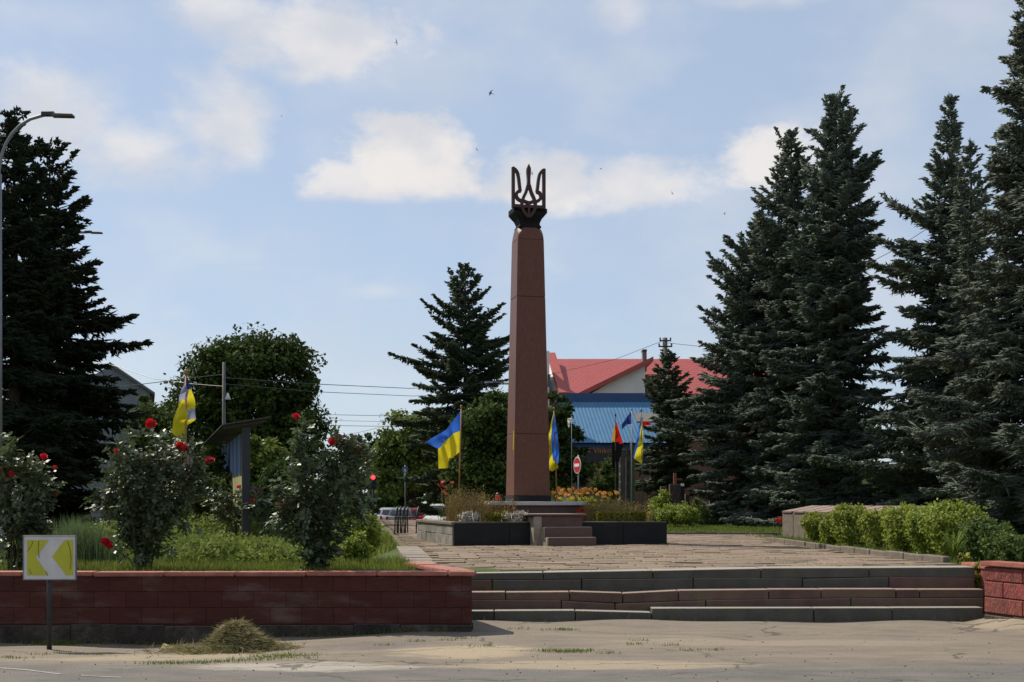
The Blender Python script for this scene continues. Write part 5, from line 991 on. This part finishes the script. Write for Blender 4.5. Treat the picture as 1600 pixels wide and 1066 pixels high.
# ------------------------------------------------------------------ buildings
def uvbox(me):
    uv = me.uv_layers.new(name='UVMap')
    for p in me.polygons:
        n = p.normal; a = Vector((n.y, -n.x, 0)); a = a.normalized() if a.length > .01 else Vector((1, 0, 0)); b = n.cross(a)
        for li in p.loop_indices: co = me.vertices[me.loops[li].vertex_index].co; uv.data[li].uv = (co.dot(a), co.dot(b))
Yh = 88; s = Yh / F
def hx(u): return XU(u, Yh)
def hz(v, y=Yh): return ZV(v, y)
rh = thing('red_roof_house', 'white house with red tiled roof and slanting dormer behind the blue roof', 'house', (hx(980), Yh, -.3)); O = rh.location
def q3(u, v, y): p = px(u, v, y); return p - O
m_ = MB(); m_.hexa([(hx(856) - O.x, 1.0, 0), (hx(1240) - O.x, 1.0, 0), (hx(1240) - O.x, 12, 0), (hx(856) - O.x, 12, 0), (hx(856) - O.x, 1.0, hz(613) - O.z), (hx(1240) - O.x, 1.0, hz(613) - O.z), (hx(1240) - O.x, 12, hz(613) - O.z), (hx(856) - O.x, 12, hz(613) - O.z)]); m_.obj('wall', M['brownwall'], rh)
e0, e1 = q3(876, 615, 88), q3(1260, 640, 88); r0, r1 = q3(863, 561, 93.5), q3(1260, 561, 93.5); bk0, bk1 = Vector((r0.x, 11.5, e0.z)), Vector((r1.x, 11.5, e0.z)); th = Vector((0, 0, -.18))
e1.z = e0.z - 0; m_ = MB(); m_.hexa([e0 + th, e1 + th, r1 + th, r0 + th, e0, e1, r1, r0]); m_.hexa([r0 + th, r1 + th, bk1 + th, bk0 + th, r0, r1, bk1, bk0]); o = m_.obj('roof', M['tile'], rh); uvbox(o.data)
m_ = MB(); a, b = q3(858, 551, 92.8), q3(876, 613, 87.6); w = Vector((.55, 0, 0)); m_.hexa([b + th * 2 - w * .2, b + th * 2 + w * .9, a + th * 2 + w * .8, a + th * 2 - w * .2, b - w * .2, b + w * .9, a + w * .8, a - w * .2]); m_.obj('gable_trim', M['redtrim'], rh)
m_ = MB(); m_.prism([(0, 0), (5.4, 0), (5.4, hz(613) - O.z - .05), (0, hz(551, 92.8) - O.z - .35)], Vector((hx(856) - O.x - .02, .9, 0)), Vector((0, 1, 0)), Vector((0, 0, 1)), Vector((1, 0, 0)), .3); m_.obj('gable_wall', M['white'], rh)
m_ = MB(); Q = [q3(838, 622, 93), q3(877, 616, 87.75), q3(861, 556, 92.6), q3(838, 585, 96)]; m_.face(Q); m_.face([p + Vector((.15, .1, 0)) for p in Q]); m_.obj('gable_wall', M['white'], rh)
# slanting dormer: white triangle wall with a mono-pitch roof
m_ = MB(); yd = 86.6; tri_ = [q3(922, 616, yd), q3(1008, 618, yd), q3(1008, 566, yd)]; A = [Vector((p.x, p.y, p.z)) for p in tri_]; back = Vector((0, 3.5, 0)); i = len(m_.v); m_.v += [tuple(p) for p in A] + [tuple(p + back) for p in A]
for f in ((0, 1, 2), (5, 4, 3), (0, 3, 4, 1), (1, 4, 5, 2), (2, 5, 3, 0)): m_.f.append([i + k for k in f]); m_.m.append(0)
m_.obj('dormer_wall', M['white'], rh)
a, b = q3(902, 615, yd - .6), q3(1021, 557, yd - .6); t2 = Vector((0, 0, -.32)); m_ = MB(); bk = Vector((0, 4.6, 0)); m_.hexa([a + t2, b + t2, b + t2 + bk, a + t2 + bk, a, b, b + bk, a + bk]); m_.obj('dormer_roof', M['redtrim'], rh)
pbx = lambda nm, mt, u0, u1, v0, v1, y0, y1, par: MB().box(XU(u0, y0) - O.x, XU(u1, y0) - O.x, y0 - O.y, y1 - O.y, ZV(v1, y0) - O.z, ZV(v0, y0) - O.z).obj(nm, mt, par)
pbx('recess_wall', M['brownwall'], 1009, 1035, 585, 640, 87.2, 89, rh); ch = pbx('chimney', M['concrete'], 1004.5, 1010.5, 548, 580, 89.6, 90.4, rh); pbx('chimney_cap', M['darkmetal'], 1004, 1011, 546, 548.5, 89.5, 90.5, ch)
wn = pbx('window', M['glass'], 855.5, 860, 585, 605, 87.95, 88.0, rh)
# shop with blue sheet roof
Yb = 76; bb = thing('blue_roof_shop', 'low brown shop with a blue corrugated roof and a lit-brown name sign', 'shop', (XU(955, Yb), Yb, -.1)); O2 = bb.location
xa, xb = XU(886, Yb), XU(1075, Yb); zt, ze = ZV(628, Yb + 3) - O2.z, ZV(692, Yb) - O2.z
m_ = MB(); nr = 26; L0 = 5.75; sh_ = .75; prevp = None
for i in range(nr * 4 + 1):
    x = (xa - O2.x) + L0 * i / (nr * 4) * 1.0; k = i % 4; zz = .018 if k in (1, 2) else 0; p = (Vector((x + sh_ * .35, 0, ze + zz)), Vector((x - sh_ * .45, 3.4, zt + zz)))
    if prevp: m_.face([prevp[0], p[0], p[1], prevp[1]])
    prevp = p
m_.obj('corrugated_roof', M['bluetin'], bb)
MB().hexa([(xa - O2.x + .2, .4, ze - .35), (xa - O2.x + L0, .4, ze - .35), (xa - O2.x + L0 - .6, 3.5, zt - .1), (xa - O2.x - .4, 3.5, zt - .1), (xa - O2.x + .2, .4, ze - .05), (xa - O2.x + L0, .4, ze - .05), (xa - O2.x + L0 - .6, 3.5, zt - .02), (xa - O2.x - .4, 3.5, zt - .02)]).obj('roof_frame', M['bluedark'], bb)
MB().box(xa - O2.x - .4, xa - O2.x + L0 - .2, 3.45, 3.75, zt - .2, zt + .58).obj('ridge_fascia', M['bluedark'], bb); MB().box(xa - O2.x + .1, xa - O2.x + L0, .6, 9, 0, ze - .36).obj('wall', M['brownwall'], bb)
MB().box(xa - O2.x + .3, xa - O2.x + 5.2, .35, .58, ze - 1.15, ze - .42).obj('sign_board', M['darkmetal'], bb)
m_sign = material('amber_lettering', (.52, .20, .06), (.45, .17, .05), 4, .6)
def letter(txt, u, v, size, mat, par, y):
    cu = bpy.data.curves.new('lettering', 'FONT'); cu.body = txt; cu.size = size; cu.extrude = .01; tmp = bpy.data.objects.new('lettering', cu); COL.objects.link(tmp); dg = bpy.context.evaluated_depsgraph_get(); me = bpy.data.meshes.new_from_object(tmp.evaluated_get(dg)); bpy.data.objects.remove(tmp)
    o = add('lettering', me, mat, par); p = px(u, v, y); o.location = p - par.location; o.rotation_euler = (R(90), 0, 0); return o
letter('Vinko', 927, 708, .46, m_sign, bb, Yb + .33)
for v in (700.5, 705): MB().box(XU(909, Yb) - O2.x, XU(923, Yb) - O2.x, .32, .345, ZV(v + 1, Yb) - O2.z, ZV(v, Yb) - O2.z).obj('sign_stripe', m_sign, bb)
for v in (697, 701.5, 706, 710): MB().box(XU(950, Yb) - O2.x, XU(958, Yb) - O2.x, .32, .345, ZV(v + 1.1, Yb) - O2.z, ZV(v, Yb) - O2.z).obj('sign_stripe', M['concrete'], bb)
MB().box(XU(903, Yb) - O2.x, XU(912, Yb) - O2.x, .56, .62, .2, 2.4).obj('door', M['glass'], bb); MB().box(XU(887, Yb) - O2.x, XU(890, Yb) - O2.x, .0, .1, .1, 2.6).obj('canopy_post', M['palestone'], bb); MB().hexa([(XU(992, Yb) - O2.x + x, y, ze + 1.2 + z) for x, y, z in ((0, -1.2, -.1), (1.5, -1.2, -.1), (1.5, .4, .5), (0, .4, .5), (0, -1.2, 0), (1.5, -1.2, 0), (1.5, .4, .6), (0, .4, .6))]).obj('awning', M['concrete'], bb)
# grey gabled building at the left
Yg = 92; gb = thing('grey_gable_building', 'grey sheet-clad gabled building behind the dark left spruce', 'building', (XU(150, Yg), Yg, -.35), R(16)); O3 = gb.location
gp = [(60, 720), (231, 720), (231, 612), (172, 570), (110, 610), (60, 640)]; gp2 = [((XU(u, Yg) - O3.x), ZV(v, Yg) - O3.z) for u, v in gp]; gp2 = [(x, max(0, z) if i > 1 else 0) for i, (x, z) in enumerate(gp2)]
MB().prism(gp2, Vector((0, 5, 0)), Vector((1, 0, 0)), Vector((0, 0, 1)), Vector((0, 1, 0)), 10).obj('wall', M['wallgrey'], gb)
for k in range(14):
    x = gp2[0][0] + (gp2[1][0] - gp2[0][0]) * (k + .5) / 14; zt_ = np.interp(x, [gp2[5][0], gp2[4][0], gp2[3][0], gp2[2][0]], [gp2[5][1], gp2[4][1], gp2[3][1], gp2[2][1]]); MB().box(x - .03, x + .03, -.05, -.003, .1, zt_ - .15).obj('wall_seam', M['metal'], gb)
a, b = Vector((gp2[3][0] - .1, -.4, gp2[3][1] + .02)), Vector((gp2[2][0] + .35, -.4, gp2[2][1] - .2)); d = Vector((0, 10.6, 0)); t2 = Vector((0, 0, .2)); MB().hexa([a, b, b + d, a + d, a + t2, b + t2, b + d + t2, a + d + t2]).obj('roof', M['concrete'], gb)

# ------------------------------------------------------------------ parked cars behind the square
def car(label, u, Y, col, rz, zb=-.088, van=False):
    o = thing('parked_car', label, 'car', (XU(u, Y), Y, zb), R(rz), 'cars parked behind the square'); body = material('car_paint', col, tuple(c * .9 for c in col), 2, .25, spec=.6)
    h = 1.75 if van else 1.48; low = [(-2.1, .35), (-2.15, .62), (-2.05, .86), (-1.75, .95), (1.0, .98), (1.9, .82), (2.12, .62), (2.1, .35)]; w = .86
    m_ = MB(); n = len(low)
    for y0, y1, k0, k1 in ((-w, -w * .93, .97, 1), ):
        pass
    A = [(x, -w, z) for x, z in low]; B = [(x, w, z) for x, z in low]; m_.face(A); m_.face(B[::-1])
    for i in range(n): m_.face([A[i], B[i], B[(i + 1) % n], A[(i + 1) % n]])
    m_.obj('body', body, o, bevel=.06, seg=2)
    cab = [(-2.0 if van else -1.75, .93), (-1.85 if van else -1.35, h - .06), (-1.2, h), (.1, h - .01), (.35, h - .06), (1.15, .95)]; m_ = MB(); A = [(x, -w * (.95 if z < 1 else .78), z) for x, z in cab]; B = [(x, -y, z) for x, y, z in A]; m_.face(A); m_.face(B[::-1]); n = len(cab)
    for i in range(n): m_.face([A[i], B[i], B[(i + 1) % n], A[(i + 1) % n]])
    m_.obj('cabin', body, o, bevel=.05, seg=2)
    def pane(name, P): m_ = MB(); m_.face(P); m_.face([Vector(p) * .999 for p in P]); m_.obj(name, M['glass'], o)
    x0 = cab[0][0]; x1 = cab[1][0]; pane('rear_window', [(x0 * .995 - .03, -w * .82, 1.02), (x0 * .995 - .03, w * .82, 1.02), (x1 - .06, w * .68, h - .14), (x1 - .06, -w * .68, h - .14)]); pane('windscreen', [(1.10, -w * .82, 1.04), (1.10, w * .82, 1.04), (.44, w * .68, h - .12), (.44, -w * .68, h - .12)])
    for sg_ in (-1, 1):
        f = lambda z: sg_ * (w * (.955 - (z - .95) / (h - .95) * .17) + .012); pane('side_window', [(x0 * .85, f(1.03), 1.03), (-.15, f(1.03), 1.03), (-.2, f(h - .15), h - .15), (x1 * .93, f(h - .15), h - .15)]); pane('side_window', [(-.08, f(1.03), 1.03), (.85, f(1.03), 1.03), (.3, f(h - .15), h - .15), (-.12, f(h - .15), h - .15)])
        MB().box(-2.17, -2.08, sg_ * .78 - .08, sg_ * .78 + .08, .68, .92).obj('tail_light', M['red'], o); MB().box(2.0, 2.13, sg_ * .66 - .13, sg_ * .66 + .13, .62, .78).obj('headlight', M['plainwhite'], o)
        for x in (-1.3, 1.3):
            wh = MB().tube([(x, sg_ * .66, .31), (x, sg_ * .87, .31)], .31, 18).obj('wheel', M['rubber'], o); MB().tube([(x, sg_ * .865, .31), (x, sg_ * .882, .31)], .19, 12).obj('rim', M['metal'], wh)
        MB().box(.72, .86, sg_ * .96 - .1, sg_ * .96 + .1, .96, 1.08).obj('mirror', body, o)
car('silver car, leftmost of the parked ones beyond the paving', 609, 91, (.52, .53, .56), 100); car('grey car with a red tail light behind the black hoops', 632, 88, (.22, .23, .24), 84); car('red car parked left of the planter corner', 654, 89.5, (.48, .02, .03), 96); car('white van-like car half hidden by the dry stalks', 689, 87, (.66, .66, .66), 262, van=True)
# ------------------------------------------------------------------ small things in the street
rk = thing('hoop_rack', 'black metal rack of bent hoops on the paving before the parked cars', 'rack', (XU(630, 42), 42, PZ))
for k, (u, dy) in enumerate(((618, 0), (622, .3), (626.5, .6), (631, .9), (647, 1.2))):
    x = XU(u, 42) - rk.location.x; MB().tube([(x, dy - .3, -.02), (x + .02, dy - .3, .55), (x + .05, dy - .22, .80), (x + .06, dy, .88), (x + .05, dy + .22, .80), (x + .02, dy + .3, .55), (x + .03, dy + .3, -.02)], .022, 8).obj('hoop', M['darkmetal'], rk, True)
MB().tube([(XU(617, 42) - rk.location.x, .2, .52), (XU(650, 42) - rk.location.x, 1.2, .52)], .02, 6).obj('rail', M['darkmetal'], rk)
Yn = 50; ne = thing('no_entry_sign', 'round red no-entry sign on a grey post right of the obelisk', 'road sign', (XU(902, Yn), Yn, PZ)); zc = ZV(727, Yn) - PZ
MB().tube([(.05, .06, -.05), (.05, .06, zc + .4)], .03, 8).obj('post', M['metal'], ne, True); NR = Matrix.Translation((0, 0, zc)) @ Matrix.Rotation(R(-68), 4, 'Z')
m_ = MB(); m_.tube([NR @ Vector((0, .01, 0)), NR @ Vector((0, -.01, 0))], .33, 24); m_.obj('disc_rim', M['plainwhite'], ne); m_ = MB(); m_.tube([NR @ Vector((0, -.011, 0)), NR @ Vector((0, -.016, 0))], .30, 24); m_.obj('disc', M['red'], ne); MB().box(-.22, .22, -.024, -.018, -.06, .06, mat=NR).obj('bar', M['plainwhite'], ne)
Yt = 83; tl = thing('traffic_light', 'traffic light showing red at the end of the street', 'traffic light', (XU(583, Yt), Yt, -.05)); zc = ZV(746, Yt) + .05
MB().tube([(0, .15, -.1), (0, .15, zc + .3)], .06, 8).obj('post', M['darkmetal'], tl, True); MB().box(-.22, .22, -.05, .12, zc - .78, zc + .3).obj('housing', M['darkmetal'], tl, bevel=.06)
for k, mt in ((0, 'redlight'), (1, 'glass'), (2, 'glass')): MB().tube([(0, -.051, zc - k * .34), (0, -.08, zc - k * .34)], .14 if k == 0 else .12, 16).obj('lamp_lens', M[mt], tl)
Yq = 85; bs2 = thing('crossing_sign', 'small blue and white street sign among the pale tree leaves', 'road sign', (XU(633, Yq), Yq, .0)); zc = ZV(734, Yq); MB().tube([(0, .05, -.05), (0, .05, zc + .3)], .035, 8).obj('post', M['metal'], bs2, True); MB().box(-.17, .17, -.01, .012, zc - .2, zc + .22).obj('plate', M['signblue'], bs2); m_ = MB(); m_.face([(-.11, -.013, zc - .12), (.11, -.013, zc - .12), (0, -.013, zc + .1)]); m_.obj('symbol', M['plainwhite'], bs2)
# grey info totem near the flags
Yp = 47; tm = thing('notice_totem', 'tall grey totem of posts and panels standing between the flags', 'stand', (XU(982, Yp), Yp, PZ)); 
def tb(nm, mt, u0, u1, v0, dy=0, v1=None): return MB().box(XU(u0, Yp) - tm.location.x, XU(u1, Yp) - tm.location.x, dy, dy + .1, -.03 if v1 is None else ZV(v1, Yp) - PZ, ZV(v0, Yp) - PZ).obj(nm, M[mt], tm, bevel=.006)
tb('panel', 'greywood', 970, 976.5, 705, .02); tb('post', 'concrete', 967.5, 969.6, 702); tb('post', 'concrete', 976.6, 979, 715, -.03); tb('panel', 'footing', 979.1, 984.5, 702, .03); tb('post', 'concrete', 985, 988, 690); tb('panel', 'spr_mid', 988.2, 992.5, 697, .04); tb('top_rail', 'concrete', 967.5, 977, 701.5, -.05, 704)
for k in range(12): tb('photo_plate', 'slabwhite' if k % 2 else 'concrete', 968.2, 969.4, 708 + k * 6.2, -.02, 712 + k * 6.2)
# small stele with shrubs
Ye = 57; st = thing('grey_stele', 'small grey stone stele with a red post on top by the rounded shrub', 'stele', (XU(1058, Ye), Ye, UG)); O4 = st.location
def sb(nm, mt, u0, u1, v0, v1, y0, y1): return MB().box(XU(u0, Ye) - O4.x, XU(u1, Ye) - O4.x, y0, y1, -.03 if v1 is None else ZV(v1, Ye) - O4.z, ZV(v0, Ye) - O4.z).obj(nm, M[mt], st, bevel=.01)
sb('stele_slab', 'footing', 1047, 1064, 757, None, 0, .5); sb('side_slab', 'blackgranite', 1064.2, 1070, 758, None, .05, .45); sb('white_tag', 'plainwhite', 1064, 1069, 756, 760, -.02, .048); sb('red_post', 'pot', 1055, 1060, 739, None, .55, .68); sb('rear_pillar', 'brownstep', 1035, 1044, 760, None, .6, .9); sb('rear_pillar', 'brownstep', 1074, 1080, 772, None, .6, .9)
Yk = 59; 
for lab, u0, u1, v, nm, mt in (('pale grey standing slab in the shade under the spruces', 1108, 1121, 777, 'standing_slab', 'concrete'),): 
    o = thing(nm, lab, 'stele', (XU((u0 + u1) / 2, Yk), Yk, UG)); w = (u1 - u0) / 2 * Yk / F; h = ZV(v, Yk) - UG; MB().prism([(-w, 0), (w, 0), (w, h * .96), (w * .6, h), (-w * .6, h), (-w, h * .94)], Vector((0, 0, -.03)), Vector((1, 0, 0)), Vector((0, 0, 1)), Vector((0, 1, 0)), .25).obj('slab', M[mt], o, bevel=.02); MB().box(-w * 1.3, w * 1.3, -.25, .25, -.04, .14).obj('foot', M[mt], o, bevel=.02)
o = thing('wooden_box', 'small wooden box with yellow flowers in the shade under the spruces', 'planter box', (XU(1142, 58), 58, UG)); MB().box(-.3, .3, -.2, .2, 0, .42).obj('box_body', M['palestone'], o, bevel=.01); MB().box(.13, .23, .21, .31, 0, 1.5).obj('stake', M['greywood'], o); leaf_ball(o, [((.0, 0, 1.15), (.12, .12, .16)), ((.05, 0, .6), (.2, .15, .2))], M['yellowpetal'], 120, .08, np.random.default_rng(9))
# memorial ledge with sloping plates beside the hedge
A0, B0 = Vector((8.15, 38.6, PZ)), Vector((9.40, 29.2, PZ)); d = B0 - A0; Ln_ = d.length; d.normalize(); ml = thing('memorial_ledge', 'long low stone ledge with sloping dark plates behind the hedge', 'memorial', A0, math.atan2(d.y, d.x)); npl = 10
for k in range(npl):
    x0, x1 = k * Ln_ / npl, (k + 1) * Ln_ / npl
    MB().hexa([(x0, 0, -.05), (x1 - .015, 0, -.05), (x1 - .015, .95, -.05), (x0, .95, -.05), (x0, 0, .70), (x1 - .015, 0, .70), (x1 - .015, .95, .86), (x0, .95, .86)]).obj('ledge_stone', M['coping'], ml, bevel=.02)
    MB().hexa([(x0 + .05, -.03, .705), (x1 - .09, -.03, .705), (x1 - .09, .9, .865), (x0 + .05, .9, .865), (x0 + .05, -.03, .765), (x1 - .09, -.03, .765), (x1 - .09, .9, .935), (x0 + .05, .9, .935)]).obj('name_plate', M['pinkstone'], ml, bevel=.008)
# ------------------------------------------------------------------ swallows
def bird(label, u, v, Y, span, rz, bank, group='swallows in the sky'):
    o = thing('swallow', label, 'bird', px(u, v, Y), 0, group); o.rotation_euler = (R(rz * .3), R(bank), R(rz)); k = span
    m_ = MB(); m_.tube([(0, -.30 * k, 0), (0, -.22 * k, .01 * k), (0, -.05 * k, 0), (0, .12 * k, 0), (0, .25 * k, 0)], [.01 * k, .04 * k, .06 * k, .04 * k, .01 * k], 7); m_.obj('body', M['darkmetal'], o, True)
    for sg_ in (-1, 1):
        m_ = MB(); P = [(0, -.10, 0), (.18, -.16, .06), (.5, .08, .14), (.2, .0, .06), (0, .06, 0)]; Q = [Vector((sg_ * x * k, y * k, z * k)) for x, y, z in P]; m_.face(Q); m_.face([p - Vector((0, 0, .012 * k)) for p in Q]); m_.obj('wing', M['darkmetal'], o)
    m_ = MB(); m_.face([(-.02 * k, .2 * k, 0), (.02 * k, .2 * k, 0), (.07 * k, .42 * k, 0), (0, .3 * k, 0), (-.07 * k, .42 * k, 0)]); m_.obj('tail', M['darkmetal'], o)
for a in (('swallow highest in the sky, above the big cloud', 619, 66, 55, .30, 60, 70), ('largest swallow gliding up and left of the trident', 767, 146, 52, .34, -60, -35), ('swallow in front of the big round cloud', 745, 234, 60, .24, 40, 50), ('swallow just right of the trident\'s middle prong', 831, 271, 42, .16, 80, 75), ('tiny swallow left of the trident\'s middle prong', 813, 272, 70, .16, -70, 20), ('small swallow over the cloud bank right of the trident', 939, 264, 70, .24, -80, 15), ('small swallow between the trident and the tallest spruce', 1050, 302, 68, .26, 30, 60), ('lowest swallow, nearest the tallest spruce', 1132, 334, 66, .22, 90, 30), ('lone faint swallow in the left half of the sky', 440, 182, 75, .2, 85, 10)): bird(*a)
